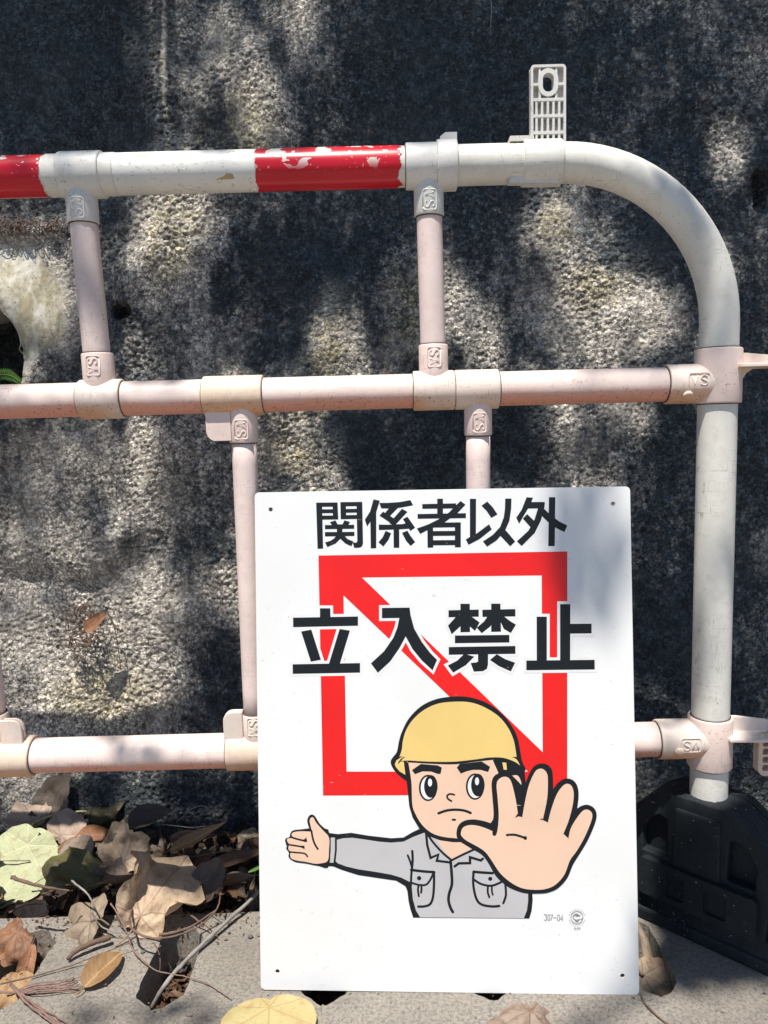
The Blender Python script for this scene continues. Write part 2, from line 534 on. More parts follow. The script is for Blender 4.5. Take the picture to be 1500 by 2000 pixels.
def leaf_mat(name, c1, c2, vein, spot=(0.12, 0.06, 0.03), spots=0.35, palm=True, trans=0.18, rough=0.55):
    t = NT(name)
    tc = t.n('TexCoord'); sx = t.n('SeparateXYZ'); t.l(tc.outputs['UV'], sx.inputs[0])
    x, y = sx.outputs[0], sx.outputs[1]
    co = t.coord('Object')
    info = t.n('ObjectInfo')
    col = t.mix(t.ramp(t.noise(co, 30, 4, 0.6), 0.3, 0.7), c1, c2)
    if palm:
        th = t.math('ARCTAN2', x, y)
        r = t.math('SQRT', t.math('ADD', t.math('MULTIPLY', x, x), t.math('MULTIPLY', y, y)))
        vv = t.math('MULTIPLY', t.math('ABSOLUTE', t.math('SINE', t.math('MULTIPLY', th, 3.5))), r)
        v1 = t.ramp(vv, 0.05, 0.015)
        wv = t.math('ABSOLUTE', t.math('SINE', t.math('MULTIPLY_ADD', t.math('SUBTRACT', r, t.math('MULTIPLY', vv, 0.5)), 34.0, t.math('MULTIPLY', t.noise(tc.outputs['UV'], 4, 2), 6))))
        v2 = t.math('MULTIPLY', t.ramp(wv, 0.16, 0.03), 0.5)
    else:
        ax = t.math('ABSOLUTE', x)
        v1 = t.ramp(ax, 0.022, 0.008)
        wv = t.math('ABSOLUTE', t.math('SINE', t.math('MULTIPLY', t.math('SUBTRACT', y, t.math('MULTIPLY', ax, 0.9)), 30.0)))
        v2 = t.math('MULTIPLY', t.ramp(wv, 0.2, 0.05), 0.5)
    vm = t.math('MAXIMUM', v1, v2)
    col = t.mix(t.math('MULTIPLY', vm, 0.75), col, vein)
    sm = t.ramp(t.noise(co, 65, 3, 0.7), 0.55, 0.64)
    col = t.mix(t.math('MULTIPLY', sm, spots), col, spot)
    hs = t.n('HueSaturation')
    t.l(col, hs.inputs['Color'])
    t.l(t.math('MULTIPLY_ADD', info.outputs['Random'], 0.6, 0.7), hs.inputs['Value'])
    nb = t.bump(vm, 0.3, 0.0012)
    nb = t.bump(t.noise(co, 70, 5, 0.65), 0.7, 0.004, nb)
    m = t.fin(hs.outputs[0], rough, nb)
    tr = t.n('BsdfTranslucent'); t.l(hs.outputs[0], tr.inputs[0])
    ms = t.n('MixShader'); ms.inputs[0].default_value = trans
    t.l(t.b.outputs[0], ms.inputs[1]); t.l(tr.outputs[0], ms.inputs[2]); t.l(ms.outputs[0], t.out.inputs[0])
    return m
M['leaf_tan'] = leaf_mat('tan dry leaf', (0.42, 0.325, 0.235), (0.32, 0.24, 0.17), (0.21, 0.14, 0.095))
M['leaf_pink'] = leaf_mat('pinkish dry leaf', (0.42, 0.315, 0.245), (0.31, 0.22, 0.165), (0.22, 0.14, 0.10))
M['leaf_brown'] = leaf_mat('brown dry leaf', (0.20, 0.115, 0.065), (0.13, 0.075, 0.045), (0.09, 0.05, 0.03), palm=False)
M['leaf_dark'] = leaf_mat('dark rotting leaf', (0.06, 0.04, 0.032), (0.035, 0.028, 0.026), (0.03, 0.02, 0.016), palm=False, trans=0.05)
M['leaf_grey'] = leaf_mat('grey brown dry leaf', (0.17, 0.135, 0.105), (0.11, 0.085, 0.068), (0.07, 0.05, 0.04))
M['leaf_orange'] = leaf_mat('orange dry leaf', (0.34, 0.165, 0.085), (0.24, 0.115, 0.06), (0.18, 0.08, 0.045), palm=False)
M['leaf_ochre'] = leaf_mat('ochre dry leaf', (0.36, 0.22, 0.105), (0.28, 0.16, 0.075), (0.50, 0.36, 0.16), palm=False, spots=0.3)
M['leaf_ochre_broad'] = leaf_mat('light ochre broad leaf', (0.50, 0.375, 0.26), (0.39, 0.28, 0.185), (0.26, 0.165, 0.10))
M['leaf_green'] = leaf_mat('pale yellow green leaf', (0.46, 0.475, 0.265), (0.40, 0.43, 0.245), (0.60, 0.58, 0.38), spot=(0.36, 0.27, 0.16), spots=0.6)
M['leaf_yellow'] = leaf_mat('yellow leaf', (0.66, 0.56, 0.27), (0.62, 0.50, 0.22), (0.52, 0.34, 0.14), spot=(0.5, 0.28, 0.14), spots=0.35)
M['leaf_olive'] = leaf_mat('olive leaf', (0.12, 0.11, 0.035), (0.06, 0.053, 0.028), (0.07, 0.06, 0.03), spots=0.5)
M['leaf_fresh'] = leaf_mat('fresh green leaf', (0.10, 0.26, 0.03), (0.07, 0.18, 0.025), (0.16, 0.32, 0.06), spots=0.0, palm=False)

def simple(name, c, rough=0.8, var=0.35, sc=60):
    t = NT(name)
    co = t.coord('Object')
    col = t.mix(t.ramp(t.noise(co, sc, 4, 0.65), 0.3, 0.7), c, tuple(x * (1 - var) for x in c))
    return t.fin(col, rough, t.bump(t.noise(co, sc * 3, 3), 0.4, 0.002))
M['twig'] = simple('brown twig', (0.17, 0.105, 0.075))
M['twig_grey'] = simple('grey twig', (0.30, 0.275, 0.255))
M['twig_pink'] = simple('reddish root', (0.24, 0.15, 0.125))
M['stem_green'] = simple('pale green stem', (0.50, 0.46, 0.22), 0.5)
M['root_pale'] = simple('pale root', (0.45, 0.40, 0.34))
M['bark'] = simple('tree bark', (0.16, 0.12, 0.09), 0.9, 0.5, 20)
M['stone'] = simple('grey pebble', (0.16, 0.145, 0.14), 0.9, 0.4, 120)

M['grime'] = simple('joint grime and shade', (0.10, 0.062, 0.05))  # dirt in the joints together with the painted shadow of the gap
def tape_white():
    t = NT('worn white band')
    co = t.coord('Object')
    c = t.mix(t.ramp(t.noise(co, 14, 4), 0.35, 0.7), (0.78, 0.765, 0.72), (0.70, 0.70, 0.68))
    n = t.noise(t.coord('Object', (55, 70, 70)), 1.0, 2, 0.5, 0.3)
    rim = t.math('MULTIPLY', t.ramp(n, 0.635, 0.645), t.ramp(n, 0.665, 0.655))
    c = t.mix(t.ramp(n, 0.655, 0.665), c, (0.84, 0.83, 0.80))
    c = t.mix(t.math('MULTIPLY', rim, 0.7), c, (0.30, 0.27, 0.24))
    b_ = t.ramp(t.noise(t.coord('Object', (30, 90, 90)), 1.0, 2, 0.5, 0.3), 0.69, 0.70)
    c = t.mix(b_, c, (0.45, 0.33, 0.16))
    s = t.ramp(t.noise(t.coord('Object', (160, 60, 500)), 1.0, 3, 0.6), 0.62, 0.68)
    c = t.mix(t.math('MULTIPLY', s, 0.45), c, (0.2, 0.18, 0.16))
    return t.fin(c, 0.42, t.bump(n, 0.15, 0.001))
M['tape_white'] = tape_white()

# ================================================================== STRUCTURE
# ------------------------------------------------------------------ the slope wall
def build_wall():
    def axis(lo, hi, step, far_lo, far_hi):
        core = np.arange(lo, hi, step)
        a, s, left = lo, step, []
        while a > far_lo:
            s *= 1.12; a -= s; left.append(a)
        b, s, right = core[-1], step, []
        while b < far_hi:
            s *= 1.12; b += s; right.append(b)
        return np.concatenate([left[::-1], core, right])
    X = axis(-0.80, 0.80, 0.0019, -7, 7)
    Z = axis(-0.03, 1.46, 0.0019, -0.12, 4.2)
    gx, gz = np.meshgrid(X, Z)
    x, z = gx.ravel(), gz.ravel()
    far = np.clip((np.maximum(np.abs(x) - 0.9, z - 1.6)) / 0.3, 0, 1)
    h = 0.022 * perlin(x / 0.55 + 3, z / 0.6, 1) + 0.014 * perlin(x / 0.21, z / 0.26, 2) + 0.006 * perlin(x / 0.085, z / 0.10, 3)

    def pl(u, v):
        p = onW(u, v); return p.x, p.z
    def blob(u, v, ru, rv, rot=0.0):
        cx, cz = pl(u, v)
        k = 1 / 1180.0
        a = rad(rot); dx, dz = x - cx, z - cz
        p = (dx * math.cos(a) - dz * math.sin(a)) / (ru * k); q = (dx * math.sin(a) + dz * math.cos(a)) / (rv * k)
        return np.sqrt(p * p + q * q)
    def ridge(pts, amp, w):
        P = [pl(*p) for p in pts]
        best = np.full(x.shape, 9.0)
        for (ax, az), (bx, bz) in zip(P[:-1], P[1:]):
            ex, ez = bx - ax, bz - az
            t = np.clip(((x - ax) * ex + (z - az) * ez) / (ex * ex + ez * ez), 0, 1)
            best = np.minimum(best, np.hypot(x - ax - t * ex, z - az - t * ez))
        return amp * np.exp(-(best / w) ** 2)
    wob = 0.25 * perlin(x / 0.03, z / 0.03, 9) + 0.15 * perlin(x / 0.012, z / 0.012, 10)
    h += ridge([(315, -60), (318, 180), (312, 300), (330, 450), (260, 560), (235, 700)], 0.013, 0.024)
    h += ridge([(255, 560), (280, 760), (300, 930), (250, 1050)], 0.012, 0.03)
    h += ridge([(1040, 380), (1110, 520), (1270, 640), (1290, 720)], 0.014, 0.05)
    h += ridge([(500, 120), (520, 260), (560, 420)], 0.014, 0.035)
    h += ridge([(20, 1140), (180, 1150), (330, 1060)], -0.014, 0.03)
    h += ridge([(540, 800), (640, 660), (680, 560)], 0.012, 0.03)
    # ledge with debris, pockets and the weep hole
    h += ridge([(-60, 455), (60, 452), (120, 448)], 0.012, 0.012)
    h += -0.055 * np.clip(1.4 - blob(243, 612, 17, 15) - wob, 0, 1)
    h += -0.05 * np.clip(1.4 - blob(1481, 372, 14, 38) - wob, 0, 1)
    h += -0.018 * np.exp(-(blob(165, 1215, 50, 70)) ** 2)
    dh = blob(-30, 712, 86, 118)
    lip = np.exp(-((dh - 1.25) / 0.45) ** 2)
    h += 0.026 * lip * (dh > 0.9)
    smooth = np.clip(1 - np.maximum(blob(5, 600, 118, 125) - 0.98, 0) / 0.25, 0, 1)
    smooth = np.maximum(smooth, np.clip(1.3 - blob(95, 690, 34, 120, 20), 0, 1) * 0.7)
    smooth = np.maximum(smooth, np.clip(1.2 - blob(295, 925, 28, 60, 10), 0, 1) * 0.6)
    rim = (1 - smooth * 0.88)
    # crumbs of the sprayed mortar
    f1, id1 = worley(x / 0.0078 + 0.3 * perlin(x / .02, z / .02, 21), z / 0.0062 + 0.3 * perlin(x / .02, z / .02, 22), 30)
    f2, id2 = worley(x / 0.0046, z / 0.0040, 40)
    rough = 0.75 + 0.5 * perlin(x / 0.16, z / 0.16, 50)
    cr = (0.0044 * (0.40 + 1.0 * id1) * np.clip(1 - 1.25 * f1 ** 1.5, 0, 1) + 0.0026 * id2 * np.clip(1 - 1.2 * f2 ** 1.5, 0, 1) + 0.0020 * perlin(x / 0.03, z / 0.026, 4)
          + 0.0016 * perlin(x / 0.009, z / 0.008, 5))
    h += 0.85 * cr * np.clip(rough, 0.3, 1.2) * rim
    h += smooth * (0.0016 * perlin(x / 0.012, z / 0.05, 61) + 0.0008 * perlin(x / 0.006, z / 0.012, 62))
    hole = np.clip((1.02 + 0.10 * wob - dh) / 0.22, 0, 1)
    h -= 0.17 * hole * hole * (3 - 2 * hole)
    y = WALL_Y + WALL_LEAN * z - h * (1 - 0.5 * far)

    # stains: lime, yellow lichen, black algae mixed with painted shade
    lime = np.clip(1.5 - blob(8, 600, 124, 126) + 0.4 * wob, 0, 1) * (hole < 0.6)
    lime = np.maximum(lime, np.clip(1.1 - blob(70, 690, 36, 110, 25) + 0.4 * wob, 0, 1) * 0.85)
    lime = np.maximum(lime, np.clip(1.0 - blob(290, 935, 30, 52, 12) + 0.5 * wob, 0, 1) * 0.75)
    lime = np.maximum(lime, np.clip(1.0 - blob(232, 1000 - 240, 14, 70, 0) + 0.5 * wob, 0, 1) * 0.6)
    for q in ((328, 140, 8, 180), (318, 400, 16, 60)):
        lime = np.maximum(lime, np.clip(1.0 - blob(*q) + 0.6 * wob, 0, 1) * 0.6)
    yel = np.zeros_like(x)
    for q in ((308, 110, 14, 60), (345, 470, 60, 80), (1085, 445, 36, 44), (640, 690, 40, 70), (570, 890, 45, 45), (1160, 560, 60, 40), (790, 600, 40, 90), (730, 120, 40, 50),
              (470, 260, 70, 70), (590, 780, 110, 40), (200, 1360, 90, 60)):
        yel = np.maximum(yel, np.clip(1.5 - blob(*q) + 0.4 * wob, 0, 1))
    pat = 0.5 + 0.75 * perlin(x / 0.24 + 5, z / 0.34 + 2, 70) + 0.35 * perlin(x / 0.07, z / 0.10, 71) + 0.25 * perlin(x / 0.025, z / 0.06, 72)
    alg_shade = np.clip(0.33 + 0.36 * pat, 0, 1)
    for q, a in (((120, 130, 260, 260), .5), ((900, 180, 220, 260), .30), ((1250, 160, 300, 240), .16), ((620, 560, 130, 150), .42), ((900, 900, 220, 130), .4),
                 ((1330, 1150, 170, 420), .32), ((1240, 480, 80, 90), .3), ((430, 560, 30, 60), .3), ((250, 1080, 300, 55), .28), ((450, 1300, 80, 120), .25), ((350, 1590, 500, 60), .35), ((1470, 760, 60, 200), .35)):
        alg_shade = np.maximum(alg_shade, alg_shade + a * np.clip(1.5 - blob(*q), 0, 1))  # thicker film where the wall lies in shade: shade painted as albedo
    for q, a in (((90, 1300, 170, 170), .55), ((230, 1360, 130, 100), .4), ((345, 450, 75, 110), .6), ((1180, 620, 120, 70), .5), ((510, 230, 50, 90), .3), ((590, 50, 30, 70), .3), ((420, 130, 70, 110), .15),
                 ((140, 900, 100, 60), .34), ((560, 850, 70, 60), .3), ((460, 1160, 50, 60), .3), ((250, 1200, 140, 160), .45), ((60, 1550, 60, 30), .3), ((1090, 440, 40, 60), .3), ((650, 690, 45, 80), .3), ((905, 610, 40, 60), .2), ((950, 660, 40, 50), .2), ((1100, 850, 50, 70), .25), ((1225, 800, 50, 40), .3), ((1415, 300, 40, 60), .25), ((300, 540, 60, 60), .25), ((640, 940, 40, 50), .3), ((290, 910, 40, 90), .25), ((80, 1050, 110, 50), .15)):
        alg_shade = alg_shade - 1.25 * a * np.clip(1.5 - blob(*q), 0, 1)  # thinned at the sun flecks, so sunlight is painted in too
    alg_shade = np.clip(alg_shade + 0.15 * (id1 - 0.5), 0, 1) * (1 - 0.8 * np.clip(lime * 1.6, 0, 1))
    alg_shade = np.maximum(alg_shade, hole * 0.9)  # shade inside the weep hole painted in as dark colour

    ny, nx = gx.shape
    V = np.stack([x, y, z], 1)
    i = np.arange(ny * nx).reshape(ny, nx)
    F = np.stack([i[:-1, :-1], i[:-1, 1:], i[1:, 1:], i[1:, :-1]], -1).reshape(-1, 4)
    me = bpy.data.meshes.new('retaining_wall')
    me.vertices.add(len(V)); me.vertices.foreach_set('co', V.astype(np.float32).ravel())
    me.loops.add(F.size); me.loops.foreach_set('vertex_index', F.astype(np.int32).ravel())
    me.polygons.add(len(F)); me.polygons.foreach_set('loop_start', np.arange(0, F.size, 4, dtype=np.int32))
    me.polygons.foreach_set('use_smooth', np.ones(len(F), bool))
    me.update(calc_edges=True)
    a = me.attributes.new('stain_shade', 'FLOAT_COLOR', 'POINT')
    a.data.foreach_set('color', np.stack([lime, yel, alg_shade, np.ones_like(x)], 1).astype(np.float32).ravel())
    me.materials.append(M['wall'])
    o = bpy.data.objects.new('retaining_wall', me)
    COL.objects.link(o)
    tag(o, 'rough dark sprayed concrete slope wall with lime stained weep hole, behind the pipe barrier', 'wall')
    MW[o.name] = Matrix.Identity(4)
    return o
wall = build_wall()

# ------------------------------------------------------------------ ground, perforated pavers
Y_EDGE = onG(500, 1781).y
mk('ground', [(-60, -60, -0.075), (60, -60, -0.075), (60, 3, -0.075), (-60, 3, -0.075)], [(0, 1, 2, 3)], M['soil'])['kind'] = 'structure'

def build_pavement():
    tipA, tipE = onG(302, 1972), onG(1291, 1946)
    pitch = (tipE.x - tipA.x) / 3.0
    y_tip = tipA.y
    hw, ln = 0.0285, 0.150
    b = MB()
    rnd = random.Random(3)
    def hexa(cx, cy):
        """hole outline with a pointed front, edges a little chipped"""
        base = [(-hw * .10, 0), (hw * .25, 0.001), (hw, 0.022), (hw * 1.02, 0.05), (hw * 1.0, 0.085), (hw * 1.02, ln - .025), (hw * .3, ln), (-hw * .3, ln), (-hw * 1.0, ln - .025), (-hw * 1.0, 0.08), (-hw * 1.03, 0.045), (-hw, 0.020)]
        out = []
        for i, p in enumerate(base):
            q = base[(i + 1) % len(base)]
            for k in range(4):
                t = k / 4
                out.append((cx + p[0] + (q[0] - p[0]) * t + rnd.uniform(-.0014, .0014), cy + p[1] + (q[1] - p[1]) * t + rnd.uniform(-.0014, .0014)))
        return out
    x0, x1, y0 = -2.6, 2.6, -1.6
    for row in range(0, 4):                                   # courses of pavers, butted
        ya = Y_EDGE - (row + 1) * 0.27 if row < 3 else y0
        yb = Y_EDGE - row * 0.27 - 0.003 * (row > 0)
        holes = []
        if row < 3:
            ty = y_tip if row == 0 else ya + 0.06
            for k in range(-9, 11):
                cx = tipA.x + k * pitch + (0.5 * pitch if row % 2 else 0)
                if x0 + .1 < cx < x1 - .1: holes.append(hexa(cx, ty))
        # back edge slightly uneven
        n = 90
        outer = [(x0, ya), (x1, ya)] + [(x1 + (x0 - x1) * k / n, yb + rnd.uniform(-.0015, .0012)) for k in range(n + 1)]
        v, f = plate(outer, holes, -0.085, 0.0)
        b.add((v, f))
    o = b.obj('pavement', M['concrete'], smooth=False)
    o['kind'] = 'structure'
    # soften the worn top edges
    m = o.modifiers.new('worn edges', 'BEVEL')
    m.width = 0.0035; m.segments = 2; m.limit_method = 'ANGLE'; m.angle_limit = rad(50)
    return o
build_pavement()

# ------------------------------------------------------------------ the tree whose foliage dapples the place (it stands behind the camera, to the left)
E1 = SUN.cross(Vector((0, 0, 1))).normalized()
E2 = E1.cross(SUN).normalized()
def sunplane(p): return (p.dot(E1), p.dot(E2))

SIGN_Q = [(495, 963), (1230, 951), (1251, 1943), (510, 1932)]
# sunlit flecks on the slope: centre u, v, radii, rotation, strength
FLECKS = [(512, 235, 34, 70, 0, 1), (470, 130, 60, 90, 0, .8), (592, 55, 26, 80, 0, 1), (330, 150, 36, 210, 0, .8), (400, 220, 60, 60, 0, .7), (640, 170, 40, 60, 0, .5),
          (345, 440, 95, 80, 0, 1), (300, 520, 70, 70, 35, 1), (250, 560, 50, 40, 0, .8), (50, 580, 95, 120, 0, 1), (90, 470, 110, 40, 0, .9), (140, 780, 90, 40, 0, .4),
          (150, 900, 120, 70, 0, .8), (290, 910, 45, 90, 10, 1), (270, 730, 30, 60, 0, .7), (560, 830, 75, 50, -20, .9), (570, 895, 40, 40, 0, .9), (640, 940, 34, 50, 0, 1), (660, 690, 46, 90, 25, .9), (600, 730, 50, 30, 0, .6),
          (1075, 450, 36, 70, -30, 1), (1140, 545, 55, 90, -40, 1), (1200, 620, 105, 95, -25, 1), (1270, 680, 60, 60, 0, .9), (1120, 690, 60, 40, 0, .7), (905, 610, 34, 55, 0, .85), (955, 665, 34, 60, 0, .9),
          (1100, 850, 45, 70, -20, .9), (1225, 800, 50, 36, 0, .9), (1075, 910, 30, 40, 0, .6), (1415, 300, 34, 55, 0, .9), (1482, 540, 34, 100, 0, .75), (1480, 60, 40, 90, 0, .6), (1290, 130, 90, 60, 0, .25), (1280, 1210, 40, 40, 0, .7),
          (1480, 1010, 30, 60, 0, .6), (90, 1060, 120, 60, 20, .8), (262, 1035, 28, 48, -10, 1), (60, 1230, 130, 70, 0, 1), (200, 1290, 160, 140, 0, 1), (70, 1400, 140, 70, 0, 1), (300, 1180, 70, 60, 0, .9), (460, 1150, 48, 66, 0, 1),
          (45, 1545, 40, 28, 0, 1), (150, 1545, 38, 34, 0, 1), (430, 1570, 40, 20, 0, .5), (730, 120, 40, 45, 0, .5), (850, 120, 60, 60, 0, .3), (1340, 900, 40, 60, 0, .25)]
# shade on the things in front: (u, v, radii, rotation, density of the foliage in the way)
VEILS = [(1185, 1085, 105, 180, 0, .26), (150, 340, 60, 70, 0, .45), (440, 335, 45, 40, 0, .3), (560, 335, 45, 45, 0, .4), (840, 325, 60, 50, 0, .3), (20, 345, 55, 40, 0, .45),
         (300, 765, 60, 40, 0, .45), (1220, 745, 120, 40, 0, .4), (1400, 740, 50, 60, 0, .25), (30, 775, 70, 40, 0, .3)]
# shaded parts of the ground and the litter
GSHADE = [(420, 1680, 110, 90, 0, 1), (460, 1740, 70, 30, 0, 1), (250, 1690, 80, 45, 20, .8), (1440, 1800, 250, 115, 12, 1), (1310, 1800, 90, 70, 0, 1), (340, 1985, 90, 24, 0, .5), (170, 1980, 60, 24, 0, .3), (20, 1600, 40, 25, 0, .7), (200, 1600, 60, 24, 0, .7)]

def insideq(u, v, q):
    for i in range(4):
        x0, y0 = q[i]; x1, y1 = q[(i + 1) % 4]
        if (x1 - x0) * (v - y0) - (y1 - y0) * (u - x0) < 0: return False
    return True

def strength(u, v, L):
    s = 0.0
    for cu, cv, ru, rv, rot, st in L:
        a = rad(rot); du, dv = u - cu, v - cv
        p = (du * math.cos(a) - dv * math.sin(a)) / ru; q = (du * math.sin(a) + dv * math.cos(a)) / rv
        d = math.sqrt(p * p + q * q)
        if d < 1.25: s = max(s, st * min(1, (1.25 - d) / 0.4))
    return s

BARRIER_LINES = [((-60, 348), (1110, 320), 36), ((1110, 320), (1290, 365), 36), ((1290, 365), (1400, 560), 36), ((1403, 560), (1384, 1560), 36), ((-60, 785), (1380, 750), 32), ((-60, 1478), (510, 1464), 32), ((1235, 1445), (1380, 1438), 32),
                 ((163, 400), (192, 720), 26), ((838, 380), (848, 710), 26), ((480, 830), (498, 1400), 24), ((935, 820), (935, 960), 24)]
def on_barrier(u, v):
    for (x0, y0), (x1, y1), w in BARRIER_LINES:
        ex, ey = x1 - x0, y1 - y0
        t = max(0, min(1, ((u - x0) * ex + (v - y0) * ey) / (ex * ex + ey * ey)))
        if math.hypot(u - x0 - t * ex, v - y0 - t * ey) < w: return True
    return False

def build_tree():
    rnd = random.Random(11)
    lit, want = [], []            # sun-plane points that must stay sunlit; (point on the place, sun-plane, density)
    for v in range(-10, 2030, 13):
        for u in range(-15, 1520, 13):
            ju, jv = u + rnd.uniform(-5, 5), v + rnd.uniform(-5, 5)
            if insideq(ju, jv, SIGN_Q):
                f = (jv - 957) / 980.0
                p = onB(ju, jv, 0.92 - 0.075 * f); d = strength(ju, jv, VEILS)
            elif on_barrier(ju, jv):
                p = onB(ju, jv); d = strength(ju, jv, VEILS)
            elif jv > 1595:
                p = onG(ju, jv); d = strength(ju, jv, GSHADE)
            else:
                p = onW(ju, jv)
                s1 = .66 * float(np.clip(.08 + 1.5 * perlin(np.array([(p.x + p.z) / .20 + 9]), np.array([(p.x - p.z) / .085]), 91)[0], 0, 1))
                if ju > 1240: s1 *= .6
                d = 1 - max(strength(ju, jv, FLECKS), s1)
            if d < 0.2 or (d < 0.5 and (on_barrier(ju, jv) or insideq(ju, jv, SIGN_Q))): lit.append(sunplane(p))
            if d > 0.12: want.append((p, d))
    L = np.array(lit)
    b = MB()
    ends = []
    def leaf(c, size):
        n = (SUN + Vector((rnd.uniform(-.5, .5), rnd.uniform(-.5, .5), rnd.uniform(-.4, .4)))).normalized()
        a = n.orthogonal().normalized(); q = Matrix.Rotation(rnd.uniform(0, 6.28), 3, n); a = q @ a; w = n.cross(a)
        k = size
        v = [c - a * k, c - a * .35 * k + w * .36 * k - n * .05 * k, c + a * .3 * k + w * .33 * k - n * .08 * k, c + a * k - n * .2 * k, c + a * .3 * k - w * .33 * k - n * .08 * k, c - a * .35 * k - w * .36 * k - n * .05 * k, c + a * .05 * k + n * .06 * k]
        b.add((v, [(0, 1, 6), (1, 2, 6), (2, 3, 6), (3, 4, 6), (4, 5, 6), (5, 0, 6)]))
    for p, d in want:
        pa = np.array(sunplane(p))
        near = np.min(np.hypot(L[:, 0] - pa[0], L[:, 1] - pa[1]))
        if d > 0.85:
            if rnd.random() > 0.55: continue
            size = min(0.045, near - 0.010)
            if size < 0.013: continue
            t = rnd.uniform(2.3, 3.6)
        else:
            if rnd.random() > d * 0.62: continue
            size = 0.020; t = rnd.uniform(3.0, 4.4)
        leaf(p + SUN * t, size)
        if rnd.random() < .03: ends.append(p + SUN * t)
    # the rest of the crown, beyond what the frame sees, in the same broken clumps
    cnt = 0
    while cnt < 2300:
        u, v = rnd.uniform(-1500, 3000), rnd.uniform(-1600, 1500)
        if -40 < u < 1540 and v > -40: continue
        p = onW(u, v)
        if perlin(np.array([p.x / 0.3]), np.array([p.z / 0.34]), 5)[0] < -0.12: continue
        pa = np.array(sunplane(p))
        if np.min(np.hypot(L[:, 0] - pa[0], L[:, 1] - pa[1])) < 0.05: cnt += 1; continue
        c = p + SUN * rnd.uniform(2.2, 4.6)
        leaf(c, rnd.uniform(.03, .05)); cnt += 1
        if rnd.random() < .02: ends.append(c)
    base = Vector((-2.7, -2.9, -0.02))
    t = empty('broadleaf_tree', Matrix.Translation(base), 'leafy tree overhanging the barrier from behind the viewer', 'tree')
    b.obj('crown', M['leaf_fresh'], t, smooth=False)
    br = MB()
    top = Vector((-1.5, -1.3, 3.6))
    tr = crom([base, base + Vector((.05, .1, .9)), Vector((-2.45, -2.5, 2.0)), Vector((-2.05, -1.95, 2.9)), top], 6)
    mk('trunk', *tube([Vector(p) for p in tr], [0.13 - 0.085 * i / (len(tr) - 1) for i in range(len(tr))], 14), M['bark'], t)
    for i in range(60):
        a = Vector(tr[int(len(tr) * rnd.uniform(.6, .98))])
        e = ends[rnd.randrange(len(ends))]
        m = a.lerp(e, .5) + Vector((rnd.uniform(-.15, .15), rnd.uniform(-.15, .15), .18))
        pts = [Vector(q) for q in crom([a, m, e], 6)]
        if any(np.min(np.hypot(L[:, 0] - sunplane(q)[0], L[:, 1] - sunplane(q)[1])) < 0.035 for q in pts): continue
        # limbs run behind sunlit flecks only as thin twigs
        br.add(tube(pts, [0.022 - 0.019 * k / (len(pts) - 1) for k in range(len(pts))], 8))
    br.obj('limb', M['bark'], t)
build_tree()

# ================================================================== THE BARRIER
FWD = CAM_R @ Vector((0, 0, -1))
def mpp(p):                                 # metres per photo pixel at a point
    return (p - Vector((0, 0, CAM_Z))).dot(FWD) / FPX
XP = (onB(1403, 820).x + onB(1386, 1350).x) / 2
Z_TOP = sum(onB(*q).z for q in ((350, 338), (640, 330), (950, 321))) / 3
Z_MID = sum(onB(*q).z for q in ((300, 777), (650, 770), (1150, 753))) / 3
Z_BOT = sum(onB(*q).z for q in ((250, 1471), (1262, 1444))) / 2
R_TOP = 37.7 * mpp(onB(640, 330))
R_POST = 36.2 * mpp(onB(1395, 1100))
R_MID = 33.3 * mpp(onB(650, 770))
R_BOT = 33.3 * mpp(onB(250, 1471))

barrier = empty('pipe_barrier', Matrix.Translation((XP, YB, 0)), 'white and faded pink plastic pipe barrier with chipped red bands on its top rail', 'barrier')

def xB(u, z, y=YB):
    """world x of photo column u on a horizontal line at height z of the barrier plane"""
    lo, hi = -2.0, 2.0
    inv = CAM_R.transposed()
    for _ in range(40):
        m = (lo + hi) / 2
        c = inv @ (Vector((m, y, z)) - Vector((0, 0, CAM_Z)))
        if 750 + FPX * c.x / -c.z < u: lo = m
        else: hi = m
    return lo
def P(x, z, y=YB): return Vector((x, y, z))

XL = -1.15                                   # the barrier runs on to the left out of the picture
RB = XP - xB(1098, Z_TOP)
arc = [P(XP - RB + RB * math.sin(rad(a)), Z_TOP - RB + RB * math.cos(rad(a))) for a in np.linspace(0, 90, 22)]
n_rail = [P(x, Z_TOP) for x in np.linspace(XL, XP - RB - .01, 24)]
n_post = [P(XP, z) for z in np.linspace(Z_TOP - RB - .01, 0.12, 22)]
rr = [R_TOP] * (len(n_rail) + len(arc)) + [R_TOP + (R_POST - R_TOP) * min(1, k / 5) for k in range(len(n_post))]
mk('bent_top_pipe', *tube(n_rail + arc + n_post, rr, 40), M['white'], barrier)

def band(name, u0, u1, mat, dr=0.0007, ragged=0.0):
    x0, x1 = xB(u0, Z_TOP, YB - R_TOP), xB(u1, Z_TOP, YB - R_TOP)
    n = 72
    v, f = tube([P(x, Z_TOP) for x in np.linspace(x0, x1, 12)], R_TOP + dr, n, caps=False)
    if ragged:
        for k in range(n):
            j = perlin(np.array([k * .23]), np.array([u1 * .1]), 8)[0] + .6 * perlin(np.array([k * .8]), np.array([u1 * .1]), 9)[0]
            v[11 * n + k].x += ragged * j
            v[k].x += ragged * .4 * j
    return mk(name, v, f, mat, barrier)
band('red_band', -330, 76, M['red_band'], ragged=0.002)
band('red_band', 498, 781, M['red_band'], ragged=0.006)
band('white_band', 218, 497.5, M['tape_white'], dr=0.0006, ragged=0.0008)

